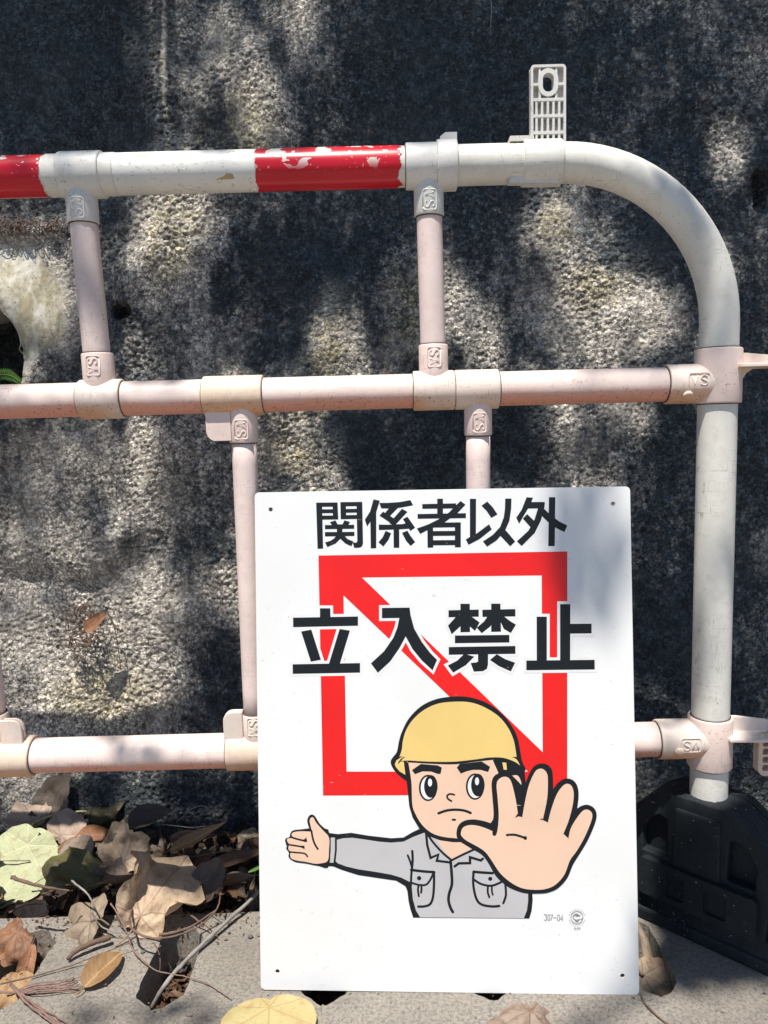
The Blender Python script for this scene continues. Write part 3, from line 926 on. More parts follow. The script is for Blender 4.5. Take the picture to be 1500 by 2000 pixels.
def mark_strokes():
    """the raised letters and their frame: plane strokes, about 24 x 15 mm"""
    s = []
    s.append([(-.0095, .0052), (-.0062, -.0048), (-.0028, .0052)])
    S_ = [(.0072, .0036), (.0055, .0052), (.0028, .0052), (.0010, .0036), (.0012, .0018), (.0032, .0003), (.0058, -.0009), (.0074, -.0026), (.0066, -.0045), (.0040, -.0053), (.0015, -.0047), (.0004, -.0034)]
    s.append([tuple(q) for q in crom(S_, 3)])
    fr = rrect(-.0125, -.0082, .0105, .0082, .003, 3)
    s.append(fr + [fr[0]])
    return s
MARK = mark_strokes()

def emboss(parent, mat, centre, r, mode, axis='z', size=1.0):
    b = MB()
    c = Vector(centre)
    for st in MARK:
        pts = []
        for lx, ly in st:
            lx, ly = lx * size, ly * size
            if mode == 'cw': a, d = ly, -lx
            elif mode == 'ccw': a, d = -ly, lx
            elif mode == 'flip': a, d = -lx, -ly
            else: a, d = lx, ly
            if axis == 'z': pts.append(c + Vector((r * math.sin(a / r), -r * math.cos(a / r), d)))
            else: pts.append(c + Vector((a, -r * math.cos(d / r), r * math.sin(d / r))))
        b.add(tube(pts, 0.00085, 6))
    b.obj('embossed_mark', mat, parent)

def lug(mat, parent, x0, x1, z0, z1, r, corners, th=0.0042):
    """a flat ear cast with the fitting, two sheets thick"""
    pts = []
    for (x, z), rounded in zip(((x0, z0), (x1, z0), (x1, z1), (x0, z1)), corners):
        if rounded:
            cx = x + (r if x == x0 else -r); cz = z + (r if z == z0 else -r)
            a0 = {(True, True): 180, (False, True): 270, (False, False): 0, (True, False): 90}[(x == x0, z == z0)]
            pts += [(cx + r * math.cos(rad(a0 + 90 * k / 5)), cz + r * math.sin(rad(a0 + 90 * k / 5))) for k in range(6)]
        else: pts.append((x, z))
    b = MB()
    for y in (YB - 0.010, YB - 0.003):
        b.add(plate(pts, [], 0, th, lambda p, y=y: Vector((p.x, y - p.z, p.y))))
    o = b.obj('lug', mat, parent, smooth=False)
    m = o.modifiers.new('soft edge', 'BEVEL'); m.width = 0.0012; m.segments = 2; m.limit_method = 'ANGLE'
    return o

def tee(zr, r, u0, u1, ub, vb, wsock, up, mat, mode, smat=None, name='tee_fitting', dr=0.0032, mark=True, sock_dx=0.0):
    """collar on a rail with a socket for a bar; (ub, vb) is where the socket ends in the photo"""
    x0, x1 = xB(u0, zr, YB - r), xB(u1, zr, YB - r)
    pe = onB(ub, vb)
    rs = wsock / 2 * mpp(pe)
    b = MB()
    b.add(sleeve(P(x0, zr), P(x1, zr), r + dr))
    o = b.obj(name, mat, barrier)
    for xx in (x0, x1): mk('joint_dirt_shade', *tube([P(xx - .0009, zr), P(xx + .0009, zr)], r + .0009, 32), M['grime'], o)  # dark rings: joint dirt plus painted gap shadow
    mk('joint_dirt_shade', *tube([P(pe.x, pe.z - .0009), P(pe.x, pe.z + .0009)], rs - .0012, 24), M['grime'], o)
    mk('socket', *sleeve(P(pe.x + sock_dx, zr), P(pe.x, pe.z), rs, 0.002), smat or mat, o)
    if mark:
        zc = (zr + (r if up else -r) + pe.z) / 2 + (0.002 if up else -0.003)
        emboss(o, smat or mat, P(pe.x, zc), rs + 0.0001, mode)
    return o, pe, rs

# fittings on the top rail
z = Z_TOP
t1, s1, _ = tee(z, R_TOP, 106, 190, 163, 438, 60, False, M['white_fit'], 'cw', dr=0.0036)
mk('pipe_end_ring', *sleeve(P(xB(79, z, YB - R_TOP), z), P(xB(218, z, YB - R_TOP), z), R_TOP + 0.0012), M['white'], t1)
t2, s2, _ = tee(z, R_TOP, 793, 856, 838, 424, 58, False, M['white_fit'], 'cw', dr=0.0032)
xa, xb_ = xB(855, z, YB - R_TOP), xB(895, z, YB - R_TOP)
mk('flange', *sleeve(P(xa, z), P(xb_, z), R_TOP + 0.0058, 0.0015), M['white_fit'], t2)
fz = Z_TOP + R_TOP
fl = [(xa + .004, fz - .004), (xb_, fz - .004), (xb_, fz + .0105), (xa + .010, fz + .0105), (xa + .004, fz + .006)]
mk('flange_lip', *plate(fl, [], 0, .026, lambda p: Vector((p.x, YB + .013 - p.z, p.y))), M['white_fit'], t2, smooth=False)

# middle rail
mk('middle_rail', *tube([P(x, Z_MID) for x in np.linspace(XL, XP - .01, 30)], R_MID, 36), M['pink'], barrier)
z = Z_MID
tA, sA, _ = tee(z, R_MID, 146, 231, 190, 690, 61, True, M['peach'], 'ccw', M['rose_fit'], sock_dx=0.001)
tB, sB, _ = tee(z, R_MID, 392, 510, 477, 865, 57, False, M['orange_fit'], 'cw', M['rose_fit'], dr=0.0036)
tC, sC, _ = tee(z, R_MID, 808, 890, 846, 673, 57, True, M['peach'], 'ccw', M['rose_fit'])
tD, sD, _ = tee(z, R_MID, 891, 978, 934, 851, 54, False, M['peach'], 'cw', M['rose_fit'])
lug(M['rose_fit'], tB, xB(404, z), xB(452, z), onB(430, 861).z, Z_MID - R_MID * .6, .012, (1, 0, 0, 0))

def end_tee(zr, r, uh0, v_top, v_bot, name='end_tee_fitting'):
    b = MB()
    x0 = xB(uh0, zr, YB - r)
    b.add(sleeve(P(x0, zr), P(XP, zr), r + 0.0032, 0.0016))
    o = b.obj(name, M['peach'], barrier)
    zt, zb = onB(1405, v_top).z, onB(1395, v_bot).z
    mk('post_collar', *sleeve(P(XP, zb), P(XP, zt), R_POST + 0.0042, 0.0018), M['rose_fit'], o)
    for zz in (zb, zt): mk('joint_dirt_shade', *tube([P(XP, zz - .0012), P(XP, zz + .0012)], R_POST + .0012, 36), M['grime'], o)
    mk('joint_dirt_shade', *tube([P(x0 - .0012, zr), P(x0 + .0012, zr)], r + .0012, 32), M['grime'], o)
    return o, x0, zt, zb
e1, ex1, ezt1, ezb1 = end_tee(Z_MID, R_MID, 1311, 681, 788)
emboss(e1, M['peach'], P(ex1 + .034, Z_MID + .003), R_MID + .0034, 'up', 'x', 1.1)
e2, ex2, ezt2, ezb2 = end_tee(Z_BOT, R_BOT, 1294, 1397, 1494)
emboss(e2, M['peach'], P(ex2 + .034, Z_BOT + .001), R_BOT + .0034, 'flip', 'x', 1.1)
def plug(parent, u, v, zr, r):
    q = onB(u, v, YB - r)
    dz = max(-.9 * r, min(.9 * r, q.z - zr)); yy = YB - math.sqrt(max(1e-6, (r + .003) ** 2 - dz * dz))
    n = Vector((0, yy - YB, dz)).normalized(); c = Vector((q.x, yy, zr + dz))
    mk('screw_plug', *tube([c - n * .003, c + n * .002, c + n * .0032, c + n * .0036], [.0062, .0062, .0052, .001], 18), M['orange_fit'], parent)
plug(e1, 1344, 772, Z_MID, R_MID)
plug(e2, 1325, 1467, Z_BOT, R_BOT)

def arm(parent, vtop, vblade, vlow, mat):
    """coupling tongue for the next barrier: a flat blade with an upright web"""
    z0, z1, z2 = onB(1430, vtop).z, onB(1460, vblade).z, onB(1440, vlow).z
    xe = XP + 0.150
    web = [(XP + R_POST * .6, z2), (XP + R_POST + .006, z2), (XP + R_POST + .010, z2 + (z1 - z2) * .45), (XP + R_POST + .018, z2 + (z1 - z2) * .8), (XP + R_POST + .034, z1 - .002), (xe, z1 - .002), (xe, z1 + .004), (XP + R_POST + .010, z0), (XP + R_POST * .6, z0)]
    b = MB()
    b.add(plate(web, [], 0, .006, lambda p: Vector((p.x, YB + .003 - p.z, p.y))))
    bl = [(XP + R_POST * .55, -.030), (XP + R_POST + .03, -.033), (xe - .03, -.028), (xe, -.018), (xe, .012), (XP + R_POST * .6, .018)]
    b.add(plate(bl, [], -.0022, .0022, lambda p: Vector((p.x, YB + p.y, z1 + p.z))))
    o = b.obj('coupling_arm', mat, parent, smooth=False)
    m = o.modifiers.new('soft edge', 'BEVEL'); m.width = 0.001; m.segments = 2; m.limit_method = 'ANGLE'
    return o
arm(e1, 690, 716, 740, M['peach'])
a2 = arm(e2, 1398, 1428, 1452, M['peach'])
# the ribbed clip hanging under the lower tongue
x0, z0, z1 = onB(1482, 1470, YB - .024).x, onB(1490, 1434, YB - .02).z, onB(1490, 1513, YB - .02).z
b = MB()
cl = rrect(x0, z1, x0 + .030, z0, .009)
hh = (z0 - z1)
wins = []
for q in (.20, .40, .60, .80):
    wins.append(rrect(x0 + .005, z1 + hh * (q - .075), x0 + .014, z1 + hh * (q + .075), .002, 2))
b.add(plate(cl, wins, 0, .006, lambda p: Vector((p.x, YB - .018 - p.z, p.y))))
b.add(plate(cl, [], 0, .003, lambda p: Vector((p.x, YB - .010 - p.z, p.y))))
b.add(box((x0 + .022, YB - .016, (z0 + z1) / 2), .010, .010, hh * .8))
b.obj('ribbed_clip', M['orange_fit'], barrier, smooth=False)

# bottom rail
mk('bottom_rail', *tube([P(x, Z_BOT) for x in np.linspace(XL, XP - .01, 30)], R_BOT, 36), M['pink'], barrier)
z = Z_BOT
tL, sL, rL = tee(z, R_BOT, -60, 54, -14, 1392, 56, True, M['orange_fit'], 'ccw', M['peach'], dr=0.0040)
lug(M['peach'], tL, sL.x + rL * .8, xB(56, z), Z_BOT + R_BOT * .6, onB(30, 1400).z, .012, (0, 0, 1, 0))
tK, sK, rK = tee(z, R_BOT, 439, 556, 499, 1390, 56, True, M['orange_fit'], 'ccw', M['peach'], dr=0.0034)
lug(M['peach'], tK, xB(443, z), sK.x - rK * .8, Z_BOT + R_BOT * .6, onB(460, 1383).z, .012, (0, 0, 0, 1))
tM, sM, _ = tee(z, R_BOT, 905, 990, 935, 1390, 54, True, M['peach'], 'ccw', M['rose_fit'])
# bars
def bar(p0, p1, w, mid):
    mk('bar', *tube([p0.lerp(p1, k / 8) for k in range(9)], w / 2 * mpp(mid), 28), M['bar'], barrier)
bar(P(s1.x, s1.z + .02), P(sA.x, sA.z - .02), 52, onB(176, 560))
bar(P(s2.x, s2.z + .02), P(sC.x, sC.z - .02), 49.5, onB(843, 550))
bar(P(sB.x, sB.z + .02), P(sK.x, sK.z - .02), 48, onB(485, 1050))
bar(P(sD.x, sD.z + .02), P(sM.x, sM.z - .02), 47, onB(935, 920))
xl = onB(-14, 1330).x
bar(P(xl - .006, Z_MID), P(sL.x, sL.z - .02), 47, onB(0, 1330))

# bracket clamped round the top rail: a ribbed plate with a slot
def bracket():
    yf = YB - 0.010
    u2x = lambda X: onB(980 + X / 7.69, 300, yf).x
    v2z = lambda Y: onB(1068, 110 + Y / 7.69, yf).z
    x0, x1, zt, zb = u2x(436), u2x(960), v2z(132), v2z(1340)
    xr0, xr1 = xB(1026, Z_TOP, YB - R_TOP), xB(1103.5, Z_TOP, YB - R_TOP)
    bm = MB()
    bm.add(sleeve(P(xr0, Z_TOP), P(xr1, Z_TOP), R_TOP + .0034, .0015))
    br = bm.obj('bracket_clamp', M['white'], barrier)
    to = lambda d: (lambda p: Vector((p.x, yf + d - p.z, p.y)))
    slot = lambda g: [(cx + (g) * math.cos(rad(a)), cz + (g) * math.sin(rad(a))) for cx, cz, a in
                      [( (u2x(615) + u2x(778)) / 2, v2z(345), a) for a in range(0, 181, 15)] + [((u2x(615) + u2x(778)) / 2, v2z(455), a) for a in range(180, 361, 15)]]
    hw = (u2x(778) - u2x(615)) / 2
    zsh = v2z(1165)
    pl_ = MB()
    pl_.add(plate(rrect(x0, zsh, x1, zt, .0035), [slot(hw)], 0, .0025, to(.010)))
    fr = (x1 - x0) * .07
    pl_.add(plate(rrect(x0, zb, x1, zt, .0045), [rrect(x0 + fr, zb + .0004, x1 - fr, zt - fr, .002)], 0, .0115, to(.0095)))
    pl_.add(plate(slot(hw + .0052), [slot(hw)], 0, .0110, to(.0090)))
    th = .0026
    def hrib(Y, X0=450, X1=945, t=.0034):
        pl_.add(box(((u2x(X0) + u2x(X1)) / 2, yf + .0040, v2z(Y)), u2x(X1) - u2x(X0), .0108, t))
    def vrib(X, Y0, Y1, t=th):
        pl_.add(box((u2x(X), yf + .0042, (v2z(Y0) + v2z(Y1)) / 2), t, .0106, abs(v2z(Y0) - v2z(Y1))))
    for Y in (655, 900, 1150, 1318): hrib(Y)
    hrib(425, 450, 590, .003); hrib(425, 805, 945, .003)
    for X in (522, 606, 692, 776, 861): vrib(X, 660, 1335)
    vrib(572, 150, 655); vrib(816, 150, 655); vrib(694, 150, 235); vrib(694, 560, 655)
    o = pl_.obj('ribbed_plate', M['white_fit'], br, smooth=False)
    m = o.modifiers.new('soft edge', 'BEVEL'); m.width = 0.0005; m.segments = 1; m.limit_method = 'ANGLE'
    tg = MB()
    tg.add(plate(rrect(xB(998, Z_TOP, YB - R_TOP), onB(1010, 276, YB - .012).z, xr0 + .012, onB(1010, 266, YB - .012).z, .002), [], 0, .012, lambda p: Vector((p.x, YB - .002 - p.z, p.y))))
    tg.obj('clip_tongue', M['white'], br, smooth=False)
    tg = MB()
    zl = Z_TOP - R_TOP
    tg.add(plate([(xB(996, Z_TOP, YB - R_TOP), zl - .0022), (xr1 - .006, zl - .0040), (xr1 - .006, zl + .003), (xr0, zl + .007), (xB(998, Z_TOP, YB - R_TOP), zl + .003)], [], 0, .012, lambda p: Vector((p.x, YB - .002 - p.z, p.y))))
    tg.obj('clip_tongue', M['white'], br, smooth=False)
bracket()

# ------------------------------------------------------------------ rubber foot
def foot():
    A, B = onG(1250, 1748), onG(1497, 1856)
    d = Vector((B.x - A.x, B.y - A.y, 0)).normalized()
    yaw = math.atan2(d.y, d.x)
    Mx = Matrix.Translation((XP, YB, 0)) @ Matrix.Rotation(yaw, 4, 'Z')
    yfr = -.041                                                       # half depth of the flange on the ground
    t = empty('rubber_foot', Mx, 'black rubber foot block carrying the barrier post, half hidden behind the sign', 'barrier foot')
    H = onB(1383, 1560, YB - .03).z - .008
    wide = lambda z: 1 + 0.12 * max(0, min(1, 1 - z / H)) ** 1.2            # the block is broader towards the ground
    XZ = lambda y0: (lambda p: Vector((p.x, (y0 - p.z) * wide(p.y), p.y)))
    prof = [(-.215, .012), (.215, .012), (.205, .032), (.066, H - .018), (.046, H - .003), (.036, H), (-.034, H), (-.046, H - .002), (-.064, H - .012), (-.205, .032)]
    b = MB()
    yb_ = -.018
    b.add(plate(prof, [], yb_, -yb_, XZ(0)))
    body = b.obj('body', M['rubber'], t, local=True, smooth=False)
    m = body.modifiers.new('worn edge', 'BEVEL'); m.width = 0.004; m.segments = 2; m.limit_method = 'ANGLE'
    holes = []
    for s in (-1, 1):
        holes.append([(s * x, z) for x, z in ((.038, .098), (.072, .098), (.073, H - .060), (.062, H - .042), (.050, H - .034), (.040, H - .038))][::s])
        holes.append([(s * x, z) for x, z in ((.086, .040), (.114, .040), (.114, .074), (.106, H - .104), (.090, H - .088))][::s])
        holes.append([(s * x, z) for x, z in ((.130, .038), (.172, .038), (.146, .066), (.134, .078))][::s])
    f = MB()
    f.add(plate(prof, holes, 0, .015, XZ(yb_)))
    fo = f.obj('front_rib_panel', M['rubber'], t, local=True, smooth=False)
    m = fo.modifiers.new('worn edge', 'BEVEL'); m.width = 0.004; m.segments = 2; m.limit_method = 'ANGLE'
    f = MB(); f.add(plate(prof, holes, -.015, 0, XZ(-yb_)))
    fo = f.obj('rear_rib_panel', M['rubber'], t, local=True, smooth=False)
    f = MB(); f.add(plate(rrect(-.072, .042, .078, .092, .006), [rrect(-.036, .050, -.012, .080, .003), rrect(.014, .050, .042, .080, .003)], 0, .012, XZ(yb_ - .012)))
    f.add(plate(rrect(-.071, .043, .077, .091, .006), [], 0, .008, XZ(yb_ - .012)))
    fo = f.obj('ledge', M['rubber'], t, local=True, smooth=False)
    m = fo.modifiers.new('worn edge', 'BEVEL'); m.width = 0.003; m.segments = 2; m.limit_method = 'ANGLE'
    f = MB(); print('FOOT yfr', yfr, 'yaw', math.degrees(yaw), 'H', H)
    f.add(box((0, 0, .009), max(.40, .45), -2 * yfr, .018))
    fo = f.obj('flange', M['rubber'], t, local=True, smooth=False)
    m = fo.modifiers.new('worn edge', 'BEVEL'); m.width = 0.004; m.segments = 2; m.limit_method = 'ANGLE'
    f = MB(); f.add(plate([(-.031, .09), (.031, .09), (.030, H - .016), (-.030, H - .016)], [], 0, .007, XZ(yb_ - .012)))
    fo = f.obj('pillar', M['rubber'], t, local=True, smooth=False)
    m = fo.modifiers.new('worn edge', 'BEVEL'); m.width = 0.005; m.segments = 2; m.limit_method = 'ANGLE'
foot()

# ================================================================== THE SIGN
def build_sign():
    X = Vector((0.998794, -0.048766, -0.005671)).normalized()
    Y = Vector((0.011716, 0.124573, 0.992141)); Y = (Y - X * Y.dot(X)).normalized()
    Zn = X.cross(Y)
    C = Vector((0.064599, 0.882015, -0.376942)) + Vector((0, 0, CAM_Z))
    base = C - Y * 0.3
    Mx = Matrix.Identity(4)
    for i, a in enumerate((X, Y, Zn)):
        for j in range(3): Mx[j][i] = a[j]
    Mx.translation = base
    sign = empty('warning_sign', Mx, 'white no entry sign board with a helmeted cartoon worker, leaning on the barrier', 'sign')
    inv = Mx.inverted()
    def loc(u, v):
        d = ray(u, v); o = Vector((0, 0, CAM_Z))
        t = (base - o).dot(Zn) / d.dot(Zn)
        p = inv @ (o + d * t)
        return (p.x, p.y)
    W = {'A': (600, 960, 4.6875), 'B': (840, 950, 4.16667), 'C': (540, 950, 5), 'D': (740, 1340, 4.6875), 'E': (880, 1470, 5), 'F': (540, 1560, 5), 'G': (760, 1600, 5), 'H': (1040, 1760, 12.5), 'P': (0, 0, 1)}
    def T(w, pts):
        a, b, s = W[w]
        return [loc(a + x / s, b + y / s) for x, y in pts]
    holes = [circ(*loc(u, v), 0.0026, n=16) for u, v in ((528.5, 995), (1197.5, 984), (542, 1897.5), (1216, 1906))]
    pn = plate(rrect(-.225, 0, .225, .6, .0055), holes, -.0022, 0)
    po = mk('panel', *pn, M['sign'], sign, smooth=False, local=True)
    m = po.modifiers.new('edge', 'BEVEL'); m.width = 0.0004; m.segments = 2; m.limit_method = 'ANGLE'

    lvl = [0.00006]
    def step(): lvl[0] += 0.000005; return lvl[0]
    def sheet(b, poly, holes=()):
        z = step()
        flat, tr = cdt_fill(dedupe(poly), holes)
        b.add(([Vector((p.x, p.y, z)) for p in flat], tr))
    def sm(pts, sub=5): return [tuple(p) for p in crom(pts, sub, True)]
    def stroke_poly(pts, w, smooth=False, cap=True):
        if smooth and len(pts) > 2: pts = [tuple(p) for p in crom(pts, 6)]
        pts = [Vector((p[0], p[1])) for p in pts]
        Lf, Rt = [], []
        for i, p in enumerate(pts):
            a = pts[i] - pts[i - 1] if i else pts[1] - pts[0]
            c = pts[i + 1] - pts[i] if i < len(pts) - 1 else a
            a = a.normalized(); c = c.normalized()
            n1 = Vector((-a.y, a.x)); n2 = Vector((-c.y, c.x)); n = (n1 + n2)
            n = n.normalized() if n.length > 1e-6 else n1
            k = min(1.8, 1 / max(.3, n.dot(n1)))
            Lf.append(p + n * w / 2 * k); Rt.append(p - n * w / 2 * k)
        def capr(p, d):
            a0 = math.atan2(d.y, d.x)
            return [p + Vector((math.cos(a0 + q), math.sin(a0 + q))) * w / 2 for q in np.linspace(math.pi / 2, -math.pi / 2, 7)[1:-1]]
        out = list(Lf)
        if cap: out += capr(pts[-1], pts[-1] - pts[-2])
        out += Rt[::-1]
        if cap: out += capr(pts[0], pts[0] - pts[1])
        return [(p.x, p.y) for p in out]
    def grow(poly, d):
        if area2(poly) < 0: poly = poly[::-1]
        P_ = [Vector(p) for p in poly]; n = len(P_); out = []
        for i in range(n):
            a = (P_[i] - P_[i - 1]); c = (P_[(i + 1) % n] - P_[i])
            if a.length < 1e-7 or c.length < 1e-7: continue
            a.normalize(); c.normalize()
            n1 = Vector((a.y, -a.x)); n2 = Vector((c.y, -c.x)); m_ = n1 + n2
            if m_.length < 1e-4: m_ = n1
            m_.normalize()
            k = min(1.5, 1 / max(.4, m_.dot(n1)))
            out.append(tuple(P_[i] + m_ * d * k))
        return out
    px = 0.45 / 738.0

    # red frame with its diagonal
    b = MB()
    sheet(b, T('P', [(622, 1085), (631, 1554), (1108, 1552), (1108, 1077)]), [T('P', [(707, 1128), (1058, 1124), (1060, 1469)]), T('P', [(671, 1163), (1031, 1507), (677, 1507)])])
    b.obj('red_frame', M['ink_red'], sign, smooth=False, local=True)

    small = {
      'kan': ('A', [[(82, 102), (136, 101), (146, 522), (95, 524)], [(83, 102), (278, 100), (279, 138), (84, 140)], [(232, 100), (278, 100), (284, 255), (236, 256)], [(130, 163), (240, 162), (240, 197), (132, 198)], [(135, 220), (284, 219), (284, 255), (138, 257)],
                    [(304, 97), (504, 95), (504, 133), (305, 135)], [(304, 97), (354, 97), (357, 250), (307, 252)], [(350, 160), (460, 158), (460, 192), (352, 194)], [(307, 217), (460, 214), (460, 250), (307, 253)],
                    [(451, 95), (504, 95), (511, 470), (505, 495), (490, 510), (465, 515), (430, 514), (416, 466), (450, 468), (459, 455)],
                    [(209, 280), (259, 264), (285, 312), (232, 316)], [(340, 264), (391, 277), (372, 316), (318, 312)], [(162, 307), (430, 304), (430, 340), (163, 344)], [(162, 371), (432, 369), (432, 406), (163, 410)], [(272, 300), (322, 300), (322, 405), (272, 405)],
                    [(268, 398), (330, 400), (303, 432), (260, 475), (185, 507), (163, 466), (215, 450), (248, 428)], [(285, 398), (340, 402), (370, 435), (422, 457), (405, 500), (350, 475), (303, 432)]]),
      'kei': ('A', [[(607, 72), (664, 84), (632, 190), (630, 200), (548, 320), (528, 258), (575, 185)], [(578, 250), (632, 190), (632, 518), (582, 520)], [(660, 104), (740, 104), (850, 96), (945, 78), (969, 126), (850, 148), (760, 155), (678, 154)],
                    [(752, 150), (832, 148), (752, 230), (712, 196)], [(694, 184), (830, 268), (790, 305), (662, 221)], [(868, 158), (918, 186), (800, 312), (752, 290)], [(655, 302), (740, 304), (880, 297), (900, 290), (975, 320), (930, 340), (860, 345), (720, 350), (656, 352)],
                    [(876, 252), (917, 230), (988, 330), (945, 360)], [(790, 335), (842, 335), (843, 514), (792, 514)], [(718, 360), (768, 382), (745, 440), (698, 502), (652, 465), (690, 420)], [(868, 378), (917, 358), (945, 405), (988, 462), (947, 497), (905, 450)]]),
      'sha': ('A', [[(1190, 66), (1243, 66), (1243, 210), (1190, 210)], [(1053, 115), (1362, 108), (1362, 154), (1054, 158)], [(1010, 206), (1453, 198), (1453, 243), (1011, 249)], [(1405, 87), (1449, 120), (1375, 198), (1260, 280), (1110, 348), (1035, 388), (1004, 338), (1110, 300), (1200, 255), (1300, 190), (1362, 125)],
                    [(1100, 345), (1152, 325), (1154, 512), (1102, 514)], [(1352, 282), (1406, 282), (1406, 510), (1352, 510)], [(1200, 284), (1406, 282), (1406, 326), (1150, 330)], [(1148, 362), (1358, 360), (1358, 404), (1148, 406)], [(1148, 446), (1358, 444), (1358, 490), (1148, 492)]]),
      'i': ('B', [[(324, 101), (374, 101), (373, 395), (324, 420)], [(326, 410), (373, 388), (480, 308), (501, 350), (400, 430), (313, 475), (290, 432)], [(418, 157), (465, 123), (510, 170), (548, 228), (498, 256), (460, 200)],
                  [(611, 99), (662, 99), (660, 180), (645, 280), (610, 360), (540, 440), (464, 490), (430, 448), (510, 395), (570, 330), (600, 250), (609, 180)], [(600, 345), (625, 368), (692, 448), (652, 487), (570, 400)]]),
      'gai': ('B', [[(785, 88), (837, 92), (815, 150), (770, 225), (725, 303), (701, 255), (745, 190)], [(800, 127), (934, 127), (930, 178), (780, 180)], [(880, 135), (934, 127), (925, 190), (900, 280), (850, 380), (745, 485), (707, 447), (800, 360), (850, 270), (878, 178)],
                    [(790, 225), (755, 262), (838, 355), (868, 300)], [(967, 88), (1019, 88), (1014, 485), (962, 485)], [(920, 175), (965, 218), (1050, 285), (1116, 318), (1093, 372), (1010, 330), (960, 290), (910, 240)]]),
    }
    big = {
      'tatsu': ('C', [[(425, 1190), (525, 1190), (528, 1290), (425, 1290)], [(162, 1282), (796, 1270), (796, 1360), (163, 1374)], [(241, 1417), (340, 1398), (434, 1692), (336, 1711)], [(617, 1392), (717, 1408), (615, 1745), (508, 1745)], [(158, 1737), (816, 1725), (816, 1818), (159, 1830)]]),
      'iri': ('C', [[(1030, 1187), (1300, 1183), (1300, 1283), (1030, 1287)], [(1200, 1283), (1300, 1183), (1310, 1260), (1345, 1390), (1262, 1465), (1200, 1580), (1110, 1710), (990, 1820), (922, 1728), (1050, 1610), (1140, 1480), (1180, 1380)],
                    [(1300, 1230), (1345, 1390), (1420, 1520), (1500, 1625), (1568, 1694), (1524, 1796), (1420, 1700), (1330, 1590), (1262, 1465), (1260, 1380)]]),
      'kin': ('B', [[(247, 955), (323, 955), (325, 1185), (247, 1187)], [(150, 1008), (396, 1002), (396, 1060), (150, 1065)], [(215, 1055), (290, 1045), (245, 1140), (176, 1203), (146, 1133)], [(310, 1040), (350, 1068), (403, 1107), (366, 1176), (300, 1120)],
                    [(497, 954), (572, 954), (577, 1182), (497, 1184)], [(425, 1004), (694, 998), (694, 1058), (426, 1062)], [(468, 1055), (540, 1050), (490, 1140), (420, 1195), (380, 1150), (440, 1098)], [(545, 1040), (605, 1060), (650, 1095), (699, 1125), (657, 1193), (600, 1160)],
                    [(202, 1213), (645, 1208), (645, 1270), (202, 1276)], [(152, 1307), (694, 1298), (694, 1362), (152, 1370)], [(390, 1360), (472, 1358), (471, 1450), (462, 1485), (430, 1503), (356, 1507), (330, 1437), (375, 1432), (390, 1425)],
                    [(278, 1362), (360, 1385), (290, 1455), (188, 1515), (144, 1457), (220, 1418)], [(487, 1412), (543, 1365), (610, 1405), (692, 1435), (657, 1505), (560, 1462)]]),
      'tome': ('B', [[(867, 1060), (950, 1060), (950, 1425), (868, 1425)], [(1058, 958), (1141, 958), (1140, 1420), (1058, 1420)], [(1136, 1118), (1314, 1117), (1314, 1196), (1136, 1198)], [(783, 1417), (1339, 1411), (1340, 1490), (783, 1496)]]),
    }
    b = MB()
    for w, polys in big.values():
        for p in polys: sheet(b, grow(T(w, p), 5.6 * px))
    b.obj('letter_border', M['ink_white'], sign, smooth=False, local=True)
    for w, polys in list(small.values()) + list(big.values()):
        b = MB(); keep = lvl[0]
        for p in polys: sheet(b, T(w, p))
        lvl[0] = keep
        b.obj('kanji', M['ink_black'], sign, smooth=False, local=True)

    lvl[0] += 0.00012
    # the worker
    worker = []
    def part(name, mat, shapes):
        b = MB()
        for s in shapes: sheet(b, s)
        o = b.obj(name, M[mat], sign, smooth=False, local=True)
        worker.append(o)
        return o
    def st(w, pts, wid, smooth=True): return stroke_poly(T(w, pts), wid / W[w][2] * px, smooth)
    jk = T('F', [(505, 332), (600, 345), (730, 332), (900, 360), (1120, 385), (1240, 378), (1330, 325), (1400, 292), (1460, 262)]) + T('P', [(960, 1620), (1010, 1660)]) + T('G', [(1395, 690), (1402, 780), (1392, 890), (1368, 969), (235, 960), (208, 880), (190, 800), (178, 700), (160, 655)]) + T('F', [(1170, 800), (1000, 775), (800, 745), (640, 695), (555, 660), (505, 657)])
    jin = T('F', [(590, 400), (650, 385), (740, 380), (850, 395), (1000, 418), (1120, 428), (1240, 418), (1340, 370), (1445, 330), (1500, 330)]) + T('P', [(960, 1630), (1010, 1670)]) + T('G', [(1357, 700), (1357, 800), (1345, 890), (1315, 966), (303, 957), (262, 890), (232, 780), (220, 640)]) + T('F', [(1300, 810), (1220, 770), (1120, 740), (980, 715), (800, 688), (680, 660), (600, 630), (578, 610), (590, 500)])
    part('jacket_outline', 'ink_black', [jk])
    part('jacket', 'ink_grey', [jin, T('F', [(530, 378), (571, 378), (571, 500), (557, 623), (520, 623), (530, 500)])])
    part('neck', 'ink_skin', [T('G', [(440, 150), (560, 190), (690, 190), (800, 290), (610, 388), (520, 290)])])
